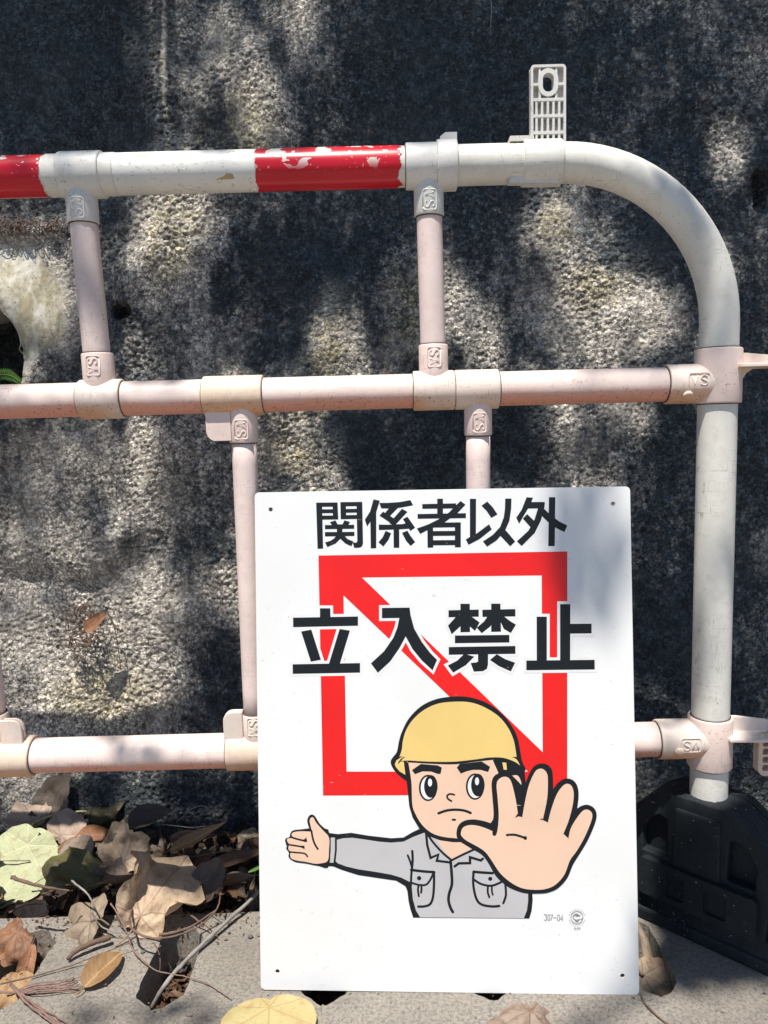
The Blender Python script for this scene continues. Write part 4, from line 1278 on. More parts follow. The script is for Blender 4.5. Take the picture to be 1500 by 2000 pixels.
    part('jacket_lines', 'ink_black', [
        st('G', [(360, 120), (372, 250), (405, 378), (480, 345), (465, 405), (600, 422)], 24, False), st('G', [(372, 140), (430, 225), (520, 325), (610, 400)], 22), st('G', [(606, 402), (720, 345), (840, 290)], 22),
        st('G', [(600, 410), (612, 550), (612, 640), (588, 720), (580, 790), (598, 860), (622, 905)], 28), st('G', [(640, 460), (680, 430), (790, 428), (790, 370), (895, 402), (915, 385)], 25, False),
        st('G', [(215, 494), (330, 508), (440, 516)], 26), st('G', [(438, 516), (438, 640), (428, 760), (400, 828), (345, 850), (285, 852)], 24), st('G', [(222, 480), (216, 560), (212, 650)], 22), st('G', [(215, 618), (290, 640), (360, 638), (402, 590), (432, 525)], 20),
        st('G', [(288, 640), (282, 690), (290, 750)], 20), st('G', [(315, 640), (316, 690), (312, 716)], 20), st('G', [(226, 310), (230, 390), (222, 490)], 24), st('G', [(182, 352), (205, 410), (222, 470)], 20),
        st('G', [(825, 512), (920, 520), (1010, 525)], 26), st('G', [(824, 512), (822, 640), (850, 770), (900, 830), (1000, 850), (1075, 846)], 24), st('G', [(830, 590), (900, 632), (1000, 648), (1090, 615)], 22),
        st('G', [(965, 650), (963, 710), (978, 760)], 20), st('G', [(1003, 650), (1003, 700), (1012, 736)], 18), st('G', [(1135, 640), (1140, 740), (1115, 818)], 22),
        T('G', circ(293, 574, 21)), T('G', circ(987, 580, 20))])
    part('pointing_hand_outline', 'ink_black', [sm(T('F', [(516, 335), (470, 288), (420, 240), (378, 172), (345, 153), (315, 172), (301, 220), (320, 288), (320, 288), (250, 297), (165, 308), (135, 340), (128, 372), (90, 388), (86, 420), (105, 452), (95, 485), (122, 525), (120, 570), (180, 615), (290, 632), (410, 655), (516, 652)]), 4)])
    part('pointing_hand', 'ink_skin', [sm(T('F', [(513, 378), (455, 308), (390, 235), (362, 185), (340, 182), (324, 215), (340, 290), (340, 318), (250, 316), (170, 325), (148, 350), (158, 380), (110, 388), (104, 412), (122, 442), (116, 488), (136, 518), (134, 555), (150, 585), (200, 602), (290, 616), (370, 632), (430, 630), (500, 605), (513, 500)]), 4)])
    part('hand_lines', 'ink_black', [st('F', [(140, 372), (200, 392), (292, 414)], 18), T('F', [(255, 402), (280, 390), (292, 370), (300, 418), (270, 422)]), st('F', [(100, 444), (190, 458), (268, 470)], 17), T('F', [(240, 458), (272, 456), (276, 495), (262, 484), (240, 476)]),
        st('F', [(125, 518), (200, 525), (275, 534), (304, 564)], 16), st('F', [(342, 312), (354, 380), (374, 440), (404, 490)], 19)])
    # head
    part('face_outline', 'ink_black', [T('D', [(240, 700), (252, 850), (268, 1000), (278, 1100), (308, 1200), (368, 1300), (450, 1370), (560, 1410), (680, 1427), (800, 1427), (1000, 1380), (1250, 1200), (1345, 900), (1335, 790), (1300, 700)])])
    part('face', 'ink_skin', [sm(T('D', [(270, 700), (270, 700), (298, 880), (306, 1080), (335, 1170), (393, 1265), (470, 1335), (560, 1372), (690, 1390), (900, 1390), (1060, 1200), (1060, 1200), (1060, 850), (1092, 792), (1040, 660), (1040, 660), (900, 660), (500, 660)]), 4), sm(T('D', [(1222, 818), (1222, 818), (1270, 818), (1300, 870), (1304, 940), (1292, 992), (1292, 992), (1268, 940), (1255, 870)]), 4)])
    part('helmet_outline', 'ink_black', [sm(T('D', [(108, 690), (130, 648), (165, 600), (185, 500), (212, 415), (275, 295), (385, 185), (520, 120), (680, 95), (830, 102), (985, 152), (1120, 245), (1220, 370), (1272, 480), (1295, 600), (1312, 690), (1342, 755), (1330, 785), (1310, 800), (1230, 812), (1110, 800), (1070, 740), (1042, 675), (1042, 675), (900, 690), (700, 715), (500, 712), (270, 698), (270, 698), (258, 800), (258, 870), (258, 870), (180, 812), (125, 745)]), 4)])
    part('helmet', 'ink_yellow', [sm(T('D', [(190, 642), (210, 580), (220, 500), (248, 405), (312, 305), (412, 218), (540, 160), (690, 142), (835, 148), (965, 192), (1095, 275), (1182, 380), (1232, 490), (1252, 590), (1260, 645), (1260, 645), (1220, 650), (1220, 650), (1262, 672), (1292, 725), (1292, 725), (1240, 690), (1140, 656), (1020, 652), (900, 668), (700, 690), (520, 692), (350, 685), (275, 680), (200, 684), (200, 684), (240, 648), (240, 648), (190, 642)]), 4),
        T('D', [(145, 715), (160, 680), (200, 652), (232, 650), (200, 665), (178, 695), (176, 714), (200, 690), (228, 690), (243, 812), (190, 780), (157, 742)]), T('D', [(1130, 697), (1166, 701), (1171, 766), (1142, 763)])])
    part('eyebrow', 'ink_black', [T('D', [(303, 768), (345, 738), (385, 712), (540, 725), (577, 745), (565, 802), (540, 804), (480, 782), (400, 780), (330, 806)])])
    part('eyebrow', 'ink_black', [T('D', [(713, 745), (740, 712), (940, 688), (1018, 738), (1000, 786), (930, 766), (860, 766), (800, 780), (750, 801)])])
    for cx, cy in ((450, 931), (880, 919)):
        part('eye', 'ink_black', [T('D', circ(cx, cy, 84, 121, 36))])
        part('eye_white', 'ink_white', [T('D', circ(cx + 2, cy, 69, 105, 36))])
        part('pupil', 'ink_black', [T('D', circ(cx + 26, cy - 14, 62, 104, 36))])
        part('eye_glint', 'ink_white', [T('D', circ(cx + 18, cy - 49, 19, 36, 24))])
    part('face_lines', 'ink_black', [st('D', [(690, 994), (652, 986), (625, 1003), (634, 1032), (664, 1051)], 17), st('D', [(546, 1163), (620, 1138), (700, 1130), (780, 1138), (840, 1160)], 23), st('D', [(675, 1222), (697, 1222)], 19, False)])
    # the raised hand
    part('raised_hand_outline', 'ink_black', [sm(T('E', [(57, 790), (75, 712), (130, 665), (220, 650), (320, 665), (405, 692), (405, 692), (420, 600), (408, 430), (400, 300), (425, 228), (490, 195), (570, 200), (640, 260), (712, 330), (735, 285), (735, 285), (780, 180), (830, 122), (890, 105), (950, 120), (990, 170), (1000, 260), (1002, 355), (1002, 355), (1050, 292), (1120, 252), (1190, 265), (1235, 320), (1250, 410), (1236, 545), (1236, 545), (1280, 517), (1340, 508), (1400, 540), (1426, 605), (1405, 700), (1340, 850), (1270, 970), (1195, 1090), (1140, 1220), (1050, 1320), (950, 1365), (840, 1375), (720, 1370), (600, 1330), (520, 1280), (440, 1200), (370, 1080), (310, 1000), (230, 950), (130, 890), (75, 850)]), 4)])
    part('raised_hand', 'ink_skin', [sm(T('E', [(100, 790), (120, 732), (180, 706), (260, 711), (340, 735), (408, 765), (408, 765), (410, 800), (428, 812), (447, 796), (463, 720), (470, 600), (460, 450), (449, 310), (475, 255), (530, 233), (580, 260), (612, 350), (640, 480), (656, 590), (656, 590), (627, 637), (627, 637), (665, 622), (700, 630), (700, 630), (720, 510), (760, 330), (810, 210), (850, 162), (900, 158), (940, 200), (950, 280), (942, 450), (903, 640), (903, 640), (862, 648), (862, 648), (905, 660), (950, 681), (950, 681), (980, 560), (1030, 420), (1080, 340), (1130, 303), (1180, 322), (1202, 400), (1190, 520), (1150, 670), (1101, 790), (1101, 790), (1150, 838), (1150, 838), (1172, 740), (1230, 640), (1290, 567), (1340, 555), (1380, 590), (1375, 660), (1310, 820), (1230, 960), (1165, 1050), (1110, 1190), (1020, 1290), (910, 1333), (780, 1335), (680, 1315), (580, 1260), (480, 1170), (400, 1050), (340, 970), (270, 920), (160, 860), (115, 822)]), 4)])
    part('palm_line', 'ink_black', [st('E', [(551, 803), (620, 800), (680, 815), (730, 833)], 23), T('E', circ(730, 832, 16, 20))])

    # small print
    dig = {'3': [[(285, 330), (310, 315), (340, 325), (345, 355), (325, 382), (345, 400), (348, 435), (325, 460), (285, 450)]], '0': [[(375, 345), (385, 322), (405, 322), (418, 350), (418, 430), (405, 460), (385, 460), (375, 430), (375, 345)]],
           '7': [[(440, 328), (490, 328), (445, 460)]], '-': [[(512, 398), (580, 398)]], 'o': [[(607, 350), (620, 328), (645, 328), (657, 355), (657, 435), (645, 465), (620, 465), (607, 435), (607, 350)]], '4': [[(728, 470), (728, 335), (680, 430), (742, 430)]]}
    part('number_print', 'ink_faint', [st('H', s, 13, False) for k in dig.values() for s in k])
    c0 = (1082, 392)
    mk_ = [st('H', [(c0[0] + 148 * math.cos(rad(a)), c0[1] + 152 * math.sin(rad(a))) for a in range(30, 376, 10)], 14, False)]
    mk_ += [st('H', [(985, 385), (1010, 335), (1060, 312), (1110, 320), (1150, 350)], 22), st('H', [(1035, 350), (1090, 362), (1150, 352)], 10), T('H', circ(1092, 345, 26, 20, 14)), st('H', [(990, 360), (995, 410), (1030, 445), (1100, 450), (1170, 432)], 16), st('H', [(1035, 450), (1055, 480), (1085, 490), (1115, 478), (1120, 455)], 18), T('H', [(1180, 430), (1222, 400), (1225, 450), (1200, 448)])]
    rr_ = random.Random(2)
    for a0, a1 in ((200, 340), (20, 160)):
        for k in range(10):
            a = rad(a0 + (a1 - a0) * k / 9); r_ = 198
            p = (c0[0] + r_ * math.cos(a), c0[1] + r_ * math.sin(a)); t_ = (-math.sin(a), math.cos(a)); n_ = (math.cos(a), math.sin(a))
            s_ = 11
            mk_.append(st('H', [(p[0] - t_[0] * s_, p[1] - t_[1] * s_), (p[0] + t_[0] * s_, p[1] + t_[1] * s_)], 7, False))
            mk_.append(st('H', [(p[0] - n_[0] * s_, p[1] - n_[1] * s_), (p[0] + n_[0] * s_, p[1] + n_[1] * s_)], 6, False))
    for s in ([(1020, 680), (1020, 635), (1045, 640), (1045, 655), (1022, 658), (1050, 680)], [(1060, 662), (1078, 662)], [(1090, 680), (1090, 635), (1115, 640), (1115, 657), (1092, 660)], [(1135, 680), (1135, 635), (1162, 640), (1162, 657), (1137, 660)]):
        mk_.append(st('H', s, 9, False))
    part('recycling_mark', 'ink_faint', mk_)
build_sign()

# ================================================================== LEAVES, TWIGS, LITTER
def bend(v, ky, kx):
    out = []
    for x, y, z in v:
        if abs(ky) > 1e-3:
            R = 1 / ky; a = y * ky
            y, z = (R - z) * math.sin(a), R - (R - z) * math.cos(a)
        if abs(kx) > 1e-3:
            R = 1 / kx; a = x * kx
            x, z = (R - z) * math.sin(a), R - (R - z) * math.cos(a)
        out.append((x, y, z))
    return out

def heart_mesh(L, Wd, ky=0, kx=0, crumple=0.0, pleat=0.0, seed=0, ragged=0.03, stalk=0.0, back=0.30, twist=0.0, notch=0.4):
    """broad leaf: petiole joins at the origin, tip towards +Y; L, Wd overall size in metres"""
    NA, NR = 56, 10
    v, uv, f = [(0, 0, 0)], [(0, 0)], []
    R_ = []
    for k in range(NA):
        th = 2 * math.pi * k / NA - math.pi
        c = (1 + math.cos(th)) / 2
        r = back + (1 - back) * c ** 1.35
        r *= 1 - notch * math.exp(-((math.pi - abs(th)) / 0.34) ** 2)
        r *= 1 + 0.10 * math.exp(-(th / 0.16) ** 2)
        r *= 1 + ragged * perlin(np.array([3 * math.cos(th) + seed]), np.array([3 * math.sin(th) + seed * 3.1]), seed)[0] * 2
        r *= 1 + ragged * .8 * perlin(np.array([k * 1.37 + seed]), np.array([seed * 1.7]), seed + 5)[0]
        R_.append((th, r))
    for j in range(1, NR + 1):
        for th, r in R_:
            q = r * (j / NR)
            uv.append((q * math.sin(th), q * math.cos(th)))
    for k in range(NA): f.append((0, 1 + k, 1 + (k + 1) % NA))
    for j in range(NR - 1):
        for k in range(NA):
            a, b_ = 1 + j * NA + k, 1 + j * NA + (k + 1) % NA
            f.append((a, a + NA, b_ + NA, b_))
    U = np.array(uv)
    x = U[:, 0] * Wd / 1.15; y = U[:, 1] * L / 1.3
    th = np.arctan2(U[:, 0], U[:, 1]); rr_ = np.hypot(U[:, 0], U[:, 1])
    z = pleat * L * (np.abs(np.sin(th * 3.5)) - .5) * rr_
    z += crumple * L * (perlin(U[:, 0] * 2.2 + seed * 7.3, U[:, 1] * 2.2 + 3, seed) * .6 + perlin(U[:, 0] * 5 + seed, U[:, 1] * 5, seed + 1) * .25 + perlin(U[:, 0] * 11 + seed, U[:, 1] * 11, seed + 2) * .08) * (0.35 + rr_)
    z += crumple * L * .55 * rr_ ** 3 * perlin(th * 1.6 + seed, rr_ * 0 + seed, seed + 4)
    if twist:
        a = y / L * twist; x, z = x * np.cos(a) - z * np.sin(a), x * np.sin(a) + z * np.cos(a)
    vv = bend(list(zip(x, y, z)), ky / L, kx / L)
    if stalk:
        st_ = [Vector(p) for p in crom([(0, 0, 0.0005), (0.002, -stalk * .5, .004), (-.004, -stalk, .001)], 5)]
        tv, tf = tube(st_, [0.0012] * len(st_), 6)
        n0 = len(vv); vv += [tuple(p) for p in tv]; uv += [(0.0, 0.3)] * len(tv); f += [tuple(i + n0 for i in q) for q in tf]
    return vv, f, uv

def lance_mesh(L, Wd, ky=0, kx=0, crumple=0.0, seed=0, stalk=0.012, twist=0.0):
    NU, NV = 16, 4
    v, uv, f = [], [], []
    for i in range(NU + 1):
        u = i / NU
        w = math.sin(math.pi * min(1, u ** 0.75)) ** 0.85 * (1 - .15 * u) if 0 < u < 1 else 0.0
        w = max(w, .004)
        for j in range(-NV, NV + 1):
            s = j / NV
            e = 1 + .06 * perlin(np.array([u * 6 + seed]), np.array([float(j > 0)]), seed)[0]
            uv.append((s * w * .5 * Wd / L * e, u)); v.append((s * w * Wd / 2 * e, u * L))
    W_ = 2 * NV + 1
    for i in range(NU):
        for j in range(2 * NV): f.append((i * W_ + j, i * W_ + j + 1, (i + 1) * W_ + j + 1, (i + 1) * W_ + j))
    U = np.array(v)
    x, y = U[:, 0], U[:, 1]
    z = .25 * np.abs(x) + crumple * L * (perlin(x / L * 4 + seed * 5, y / L * 4, seed) * .5 + perlin(x / L * 10 + seed, y / L * 10, seed + 1) * .15)
    if twist:
        a = y / L * twist; x, z = x * np.cos(a) - z * np.sin(a), x * np.sin(a) + z * np.cos(a)
    vv = bend(list(zip(x, y, z)), ky / L, kx / max(Wd, 1e-4))
    if stalk:
        tv, tf = tube([(0, 0.002, .0005), (0.001, -stalk * .5, .001), (-.002, -stalk, .002)], [0.0008] * 3, 5)
        n0 = len(vv); vv += [tuple(p) for p in tv]; uv += [(0.0, 0.0)] * len(tv); f += [tuple(i + n0 for i in q) for q in tf]
    return vv, f, uv

def lrot(tilt, roll, yaw):
    """tilt raises the far side, roll leans sideways, yaw turns the tip (0 = away from the viewer, 90 = left)"""
    return (Matrix.Rotation(rad(tilt), 3, 'X') @ Matrix.Rotation(rad(roll), 3, 'Y') @ Matrix.Rotation(rad(yaw), 3, 'Z')).to_euler()

def leaf_obj(name, geo, mat, pos, rot, label, cat='leaf', group=None):
    v, f, uv = geo
    o = mk(name, v, f, M[mat], local=True, uv=uv)
    o.location = pos
    o.rotation_euler = lrot(*rot)
    MW[o.name] = Matrix.Translation(pos)
    return tag(o, label, cat, group)

def G(u, v, z): return onG(u, v, z)

# single leaves that can be told apart
HERO = [
  ('heart_leaf', heart_mesh(.112, .098, .25, -.3, .05, .025, 1, .02, back=.36, notch=.2), 'leaf_green', G(54, 1650, 0.039), (48, 4, 165), 'pale yellow green heart shaped leaf on top of the dry litter at the left'),
  ('dry_leaf', heart_mesh(.122, .098, -.9, 2.8, .28, .05, 2, .07, .045, back=.26), 'leaf_ochre_broad', G(274, 1790, 0.022), (44, 14, -30), 'large crumpled tan leaf bridging the paver edge above the open slot'),
  ('dry_leaf', heart_mesh(.092, .088, -1.4, -1.4, .14, .13, 3, .05, .03, back=.2), 'leaf_tan', G(178, 1800, 0.021), (34, -12, 82), 'fan shaped ribbed tan leaf arched over the paver edge at the left'),
  ('dry_leaf', heart_mesh(.086, .082, 1.2, 1.8, .24, .07, 4, .07, back=.22), 'leaf_tan', G(243, 1684, 0.037), (52, -14, -14), 'wavy beige leaf standing up in the middle of the litter'),
  ('dry_leaf', heart_mesh(.074, .080, 2.0, -1.2, .16, .06, 14, .05, back=.22), 'leaf_grey', G(224, 1692, 0.036), (30, 12, 200), 'grey brown cupped leaf lying below the wavy beige one'),
  ('curled_leaf', heart_mesh(.100, .048, -1.0, 2.6, .20, .03, 5, .06), 'leaf_olive', G(176, 1708, 0.040), (34, 12, 76), 'dark olive green curled leaf across the tip of the pale green heart leaf'),
  ('rolled_leaf', lance_mesh(.066, .040, -.4, 2.6, .06, 6), 'leaf_orange', G(222, 1638, 0.039), (36, 8, 84), 'rolled orange leaf in the shade at the back of the litter'),
  ('pointed_leaf', lance_mesh(.066, .042, -.25, .9, .03, 7, .012), 'leaf_ochre', G(163, 1930, .006), (14, 8, -26), 'pointed ochre leaf lying alone on the concrete paver'),
  ('fallen_leaf', heart_mesh(.080, .092, -.15, .15, .03, .015, 8, .015), 'leaf_yellow', G(526, 1968, .008), (5, 0, 186), 'smooth yellow leaf on the paver in front of the sign'),
  ('torn_leaf', heart_mesh(.070, .090, -1.4, -1.4, .26, .08, 9, .15), 'leaf_pink', G(1035, 1976, .010), (12, 8, 170), 'torn pinkish brown leaf under the bottom edge of the sign'),
  ('dry_leaf', heart_mesh(.070, .056, -.5, -1.0, .12, .035, 10, .06, .008, back=.2), 'leaf_ochre_broad', G(1257, 1905, -.010), (38, 8, -112), 'tan leaf sunk in the paver slot beside the sign corner'),
  ('twisted_leaf', lance_mesh(.062, .018, .3, 1.4, .06, 29), 'leaf_tan', G(1272, 1886, -.012), (34, 0, 6), 'twisted strip of tan leaf standing in the slot beside the sign corner'),
  ('crumpled_leaf', heart_mesh(.056, .058, -1.2, -1.2, .24, .10, 11, .08), 'leaf_orange', G(34, 1822, .024), (26, 6, 140), 'orange crumpled leaf at the left end of the paver edge'),
  ('narrow_leaf', lance_mesh(.060, .022, -.9, .9, .06, 12), 'leaf_orange', G(66, 1842, .016), (40, 10, 176), 'narrow rust brown leaf drooping into the left paver slot'),
  ('dry_leaf', heart_mesh(.054, .042, -.5, .5, .12, .05, 13, .05), 'leaf_ochre', G(34, 1914, -.008), (24, 10, 190), 'cream yellow leaf down in the left paver slot'),
  ('dry_leaf', heart_mesh(.090, .066, .5, .9, .12, .03, 15, .05), 'leaf_grey', G(90, 1588, 0.048), (62, -18, -40), 'brown leaf propped steeply against the foot of the wall'),
  ('dry_leaf', heart_mesh(.060, .062, -.5, .6, .12, .06, 16, .05), 'leaf_pink', G(66, 1604, 0.041), (46, 12, 40), 'pale pinkish leaf behind the green heart leaf'),
  ('dry_leaf', heart_mesh(.054, .056, -.7, .5, .12, .08, 17, .04), 'leaf_pink', G(118, 1632, 0.039), (46, -8, -30), 'pleated beige leaf right of the green heart leaf'),
  ('dry_leaf', heart_mesh(.044, .042, -.8, .5, .10, .04, 18, .04), 'leaf_ochre', G(152, 1648, 0.037), (44, 10, 170), 'small brown cupped leaf under the rolled orange leaf'),
  ('dry_leaf', heart_mesh(.050, .048, -.4, .5, .10, .06, 19, .05), 'leaf_pink', G(148, 1680, 0.035), (40, -6, 10), 'pink tinged leaf peeping from under the olive curled leaf'),
  ('curled_leaf', heart_mesh(.062, .046, .9, -1.2, .12, .04, 20, .05), 'leaf_olive', G(182, 1580, 0.048), (36, 14, -78), 'olive brown curled leaf at the top edge of the litter'),
  ('dark_leaf', lance_mesh(.085, .046, .3, .7, .05, 21), 'leaf_dark', G(246, 1604, 0.044), (44, -8, -84), 'slate dark leaf resting against the wall in the shade'),
  ('long_leaf', lance_mesh(.100, .030, .35, .9, .04, 22), 'leaf_ochre', G(330, 1662, 0.034), (30, -8, -72), 'long brown leaf lying slantwise in the shaded litter'),
  ('long_leaf', lance_mesh(.085, .030, .5, .8, .05, 23), 'leaf_brown', G(328, 1638, 0.036), (28, 6, -92), 'dull brown long leaf behind the slanting one'),
  ('folded_leaf', heart_mesh(.064, .050, .5, 1.4, .10, .03, 24, .04), 'leaf_grey', G(392, 1745, 0.024), (38, -12, -36), 'folded grey brown leaf right of the large tan leaf'),
  ('curled_leaf', lance_mesh(.062, .020, .7, 1.3, .05, 25), 'leaf_tan', G(438, 1712, 0.025), (30, 8, -94), 'pale curled leaf by the left edge of the sign'),
  ('curled_leaf', lance_mesh(.044, .016, .5, 1.2, .05, 26), 'leaf_orange', G(434, 1726, 0.023), (28, -6, -92), 'small orange leaf under the pale curled leaf'),
  ('reddish_leaf', lance_mesh(.090, .028, .3, .8, .05, 27), 'leaf_brown', G(412, 1690, 0.027), (30, 8, -74), 'dark reddish leaf in the shade left of the sign'),
  ('grass_blade', lance_mesh(.044, .007, .3, .6, .02, 28, 0), 'leaf_fresh', G(484, 1704, 0.026), (30, 0, -70), 'bright green blade poking out beside the sign'),
]
for name, geo, mat, pos, rot, lab in HERO:
    leaf_obj(name, geo, mat, pos, rot, lab)
# the heart leaf's looping stalk belongs to the leaf
hl = bpy.data.objects['heart_leaf']
sp_ = [G(54, 1646, 0.032), G(52, 1630, 0.037), G(62, 1612, 0.045), G(90, 1597, 0.049), G(130, 1587, 0.049), G(182, 1584, 0.045)]
stp = [Vector(p) for p in crom(sp_, 8)]
bpy.context.view_layer.update()
MW['heart_leaf'] = hl.matrix_world.copy()
mk('stalk', *tube(stp, [0.0024 - .0008 * i / len(stp) for i in range(len(stp))], 10), M['stem_green'], hl)

# the heap of dry leaves along the foot of the wall
rl = random.Random(21)
kinds = []
for s in range(8): kinds.append(('heart', heart_mesh(rl.uniform(.038, .068), rl.uniform(.036, .06), rl.uniform(-2, 2), rl.choice((-1, 1)) * rl.uniform(1, 2.6), .24, .06, 40 + s, .07, back=rl.uniform(.18, .34))))
for s in range(8): kinds.append(('lance', lance_mesh(rl.uniform(.045, .085), rl.uniform(.018, .032), rl.uniform(-1.4, 1.4), rl.uniform(.6, 2.4), .09, 60 + s, twist=rl.uniform(-.8, .8))))
cache = {}
HG = 'dry leaves heaped along the foot of the wall'
HUE = {'leaf_dark': 'small blackish', 'leaf_brown': 'small brown', 'leaf_grey': 'small grey brown', 'leaf_tan': 'small tan', 'leaf_pink': 'small pinkish', 'leaf_ochre': 'small ochre', 'leaf_orange': 'small orange', 'leaf_olive': 'small olive'}
def heap_h(x, y):
    f = max(0.0, min(1.0, (y - Y_EDGE + .03) / 0.24))
    return -0.045 + 0.070 * f ** 0.9
Y_W = WALL_Y - .02
n = 0
while n < 270:
    x = rl.uniform(-.78, .02) if rl.random() < .86 else rl.uniform(.0, .75)
    y = Y_EDGE - .012 + (Y_W - Y_EDGE + .0) * rl.random()
    if x > .30 and y < 1.12: continue
    k, geo = kinds[rl.randrange(len(kinds))]
    mat = rl.choice(['leaf_dark', 'leaf_dark', 'leaf_brown', 'leaf_brown', 'leaf_grey', 'leaf_grey', 'leaf_tan', 'leaf_pink', 'leaf_ochre', 'leaf_brown', 'leaf_orange', 'leaf_olive', 'leaf_dark'] if k == 'lance' else ['leaf_dark', 'leaf_grey', 'leaf_grey', 'leaf_tan', 'leaf_tan', 'leaf_brown', 'leaf_brown'])
    key = (id(geo), mat)
    pos = Vector((x, y, heap_h(x, y) + rl.uniform(-.008, .018)))
    if any(math.hypot(h[3].x - x, h[3].y - y) < .060 for h in HERO): pos.z -= .026
    rot = [rl.gauss(24, 28), rl.gauss(0, 26), rl.uniform(0, 360)]
    if key not in cache:
        o = leaf_obj('litter_leaf', geo, mat, pos, rot, '%s %s in the litter heaped along the foot of the wall' % (HUE[mat], 'broad dry leaf' if k == 'heart' else 'narrow dry leaf'), 'leaf', HG)
        cache[key] = o
    else:
        o = cache[key].copy(); COL.objects.link(o)
        o.location = pos; o.rotation_euler = lrot(*rot)
    n += 1
# leaves down in the paver slots
for (u, v, z) in ((330, 1938, -.055), (345, 1920, -.050), (352, 1900, -.052), (338, 1950, -.058), (322, 1905, -.06), (360, 1890, -.05), (20, 1890, -.05), (45, 1880, -.045), (15, 1960, -.05), (955, 1965, -.03), (960, 1990, -.03), (1300, 1920, -.04), (1290, 1880, -.04), (650, 1945, -.05), (60, 1890, -.03), (75, 1860, -.02)):
    src = cache[rl.choice([q for q in cache if q[1] in ('leaf_dark', 'leaf_brown', 'leaf_grey')])]
    o = src.copy(); COL.objects.link(o)
    o.location = G(u, v, z); o.rotation_euler = [rl.gauss(0, .4), rl.gauss(0, .4), rl.uniform(0, 6.28)]; o.scale = (.62, .62, .62)
    o['label'] = 'small dry leaf fallen into a slot of the concrete pavers'; o['group'] = 'dry leaves in the paver slots'

# fine crumbled litter
def crumbs(name, n, place, mats, lo, hi, flat=.35):
    b = MB()
    for _ in range(n):
        p = place()
        if p is None: continue
        s = rl.uniform(lo, hi)
        q = Matrix.Rotation(rl.uniform(0, 6.28), 3, 'Z') @ Matrix.Rotation(rl.gauss(0, .6), 3, 'X')
        pts = [(-1, -.5, 0), (.3, -.7, .2), (1, .1, -.1), (.2, .8, .15), (-.8, .5, -.1)]
        b.add(([Vector(p) + q @ Vector((a * s, c * s * rl.uniform(.5, 1), d * s * flat * 2)) for a, c, d in pts], [(0, 1, 2, 3, 4)]))
    o = b.obj(name, mats, smooth=False)
    o['kind'] = 'stuff'
    return o
def pl_heap():
    x = rl.uniform(-.85, .85); y = Y_EDGE - .03 + (Y_W - Y_EDGE + .03) * rl.random()
    return Vector((x, y, heap_h(x, y) - .006 + rl.uniform(-.006, .006)))
crumbs('leaf_crumbs', 1500, pl_heap, M['leaf_brown'], .004, .013)
crumbs('leaf_crumbs', 900, pl_heap, M['leaf_pink'], .003, .009)
def pl_edge():
    x = rl.uniform(-.6, -.12); y = Y_EDGE - abs(rl.gauss(0, .025))
    return Vector((x, y, .002))
crumbs('leaf_crumbs', 130, pl_edge, M['leaf_brown'], .0010, .0034)
crumbs('leaf_crumbs', 120, pl_edge, M['leaf_tan'], .0010, .0030)
def pl_slot():
    tip = onG(302, 1972)
    k = rl.choice((-1, 0, 0, 1, 2, 3)); pt = (onG(1291, 1946).x - tip.x) / 3
    return Vector((tip.x + k * pt + rl.uniform(-.024, .024), tip.y + rl.uniform(.01, .14), -.068 + rl.uniform(0, .012)))
crumbs('leaf_crumbs', 420, pl_slot, M['leaf_brown'], .003, .010)
# bed of the heap
xs = np.linspace(-1.6, 1.6, 60); ys = np.linspace(Y_EDGE - .05, WALL_Y + .06, 16)
v = [(x, y, heap_h(x, y) - .018 + .006 * perlin(np.array([x * 20]), np.array([y * 20]), 3)[0]) for y in ys for x in xs]
f = [(j * 60 + i, j * 60 + i + 1, (j + 1) * 60 + i + 1, (j + 1) * 60 + i) for j in range(15) for i in range(59)]
mk('litter_bed', v, f, M['soil'])['kind'] = 'stuff'

# grit on the pavers
def pl_grit():
    return Vector((rl.uniform(-.62, .62), rl.uniform(.72, Y_EDGE - .01), .0008))
crumbs('grit', 260, pl_grit, M['stone'], .0008, .0026, 1.0)
def pebble(u, v, r, lab):
    q = onG(u, v, r * .6); b = MB()
    n1, n2 = 7, 10; vv = []; ff = []
    for i in range(n1 + 1):
        a = math.pi * i / n1
        for k in range(n2):
            c = 2 * math.pi * k / n2
            s = r * (1 + .18 * perlin(np.array([i * .7 + u]), np.array([k * .8]), 4)[0])
            vv.append(q + Vector((s * math.sin(a) * math.cos(c), s * math.sin(a) * math.sin(c) * .8, s * math.cos(a) * .65)))
    for i in range(n1):
        for k in range(n2): ff.append((i * n2 + k, (i + 1) * n2 + k, (i + 1) * n2 + (k + 1) % n2, i * n2 + (k + 1) % n2))
    tag(mk('pebble', vv, ff, M['stone']), lab, 'pebble')
pebble(489, 1829, .0040, 'small dark pebble on the paver left of the sign')
pebble(279, 1859, .0030, 'tiny pebble beside the open paver slot')

def twig(pts, r, mat, lab, name='twig', group=None, r1=None, sub=6):
    P_ = [Vector(p) for p in crom([onG(u, v, z) for u, v, z in pts], sub)]
    n = len(P_); r1 = r * .5 if r1 is None else r1
    jit = random.Random(len(lab) + int(pts[0][0]))
    P_ = [p + Vector((jit.gauss(0, r * .12), jit.gauss(0, r * .12), jit.gauss(0, r * .1))) for p in P_]
    rs = [(r + (r1 - r) * i / (n - 1)) * (1 + .18 * math.sin(i * 1.7) * jit.random()) for i in range(n)]
    return tag(mk(name, *tube(P_, rs, 8), M[mat]), lab, 'twig', group)

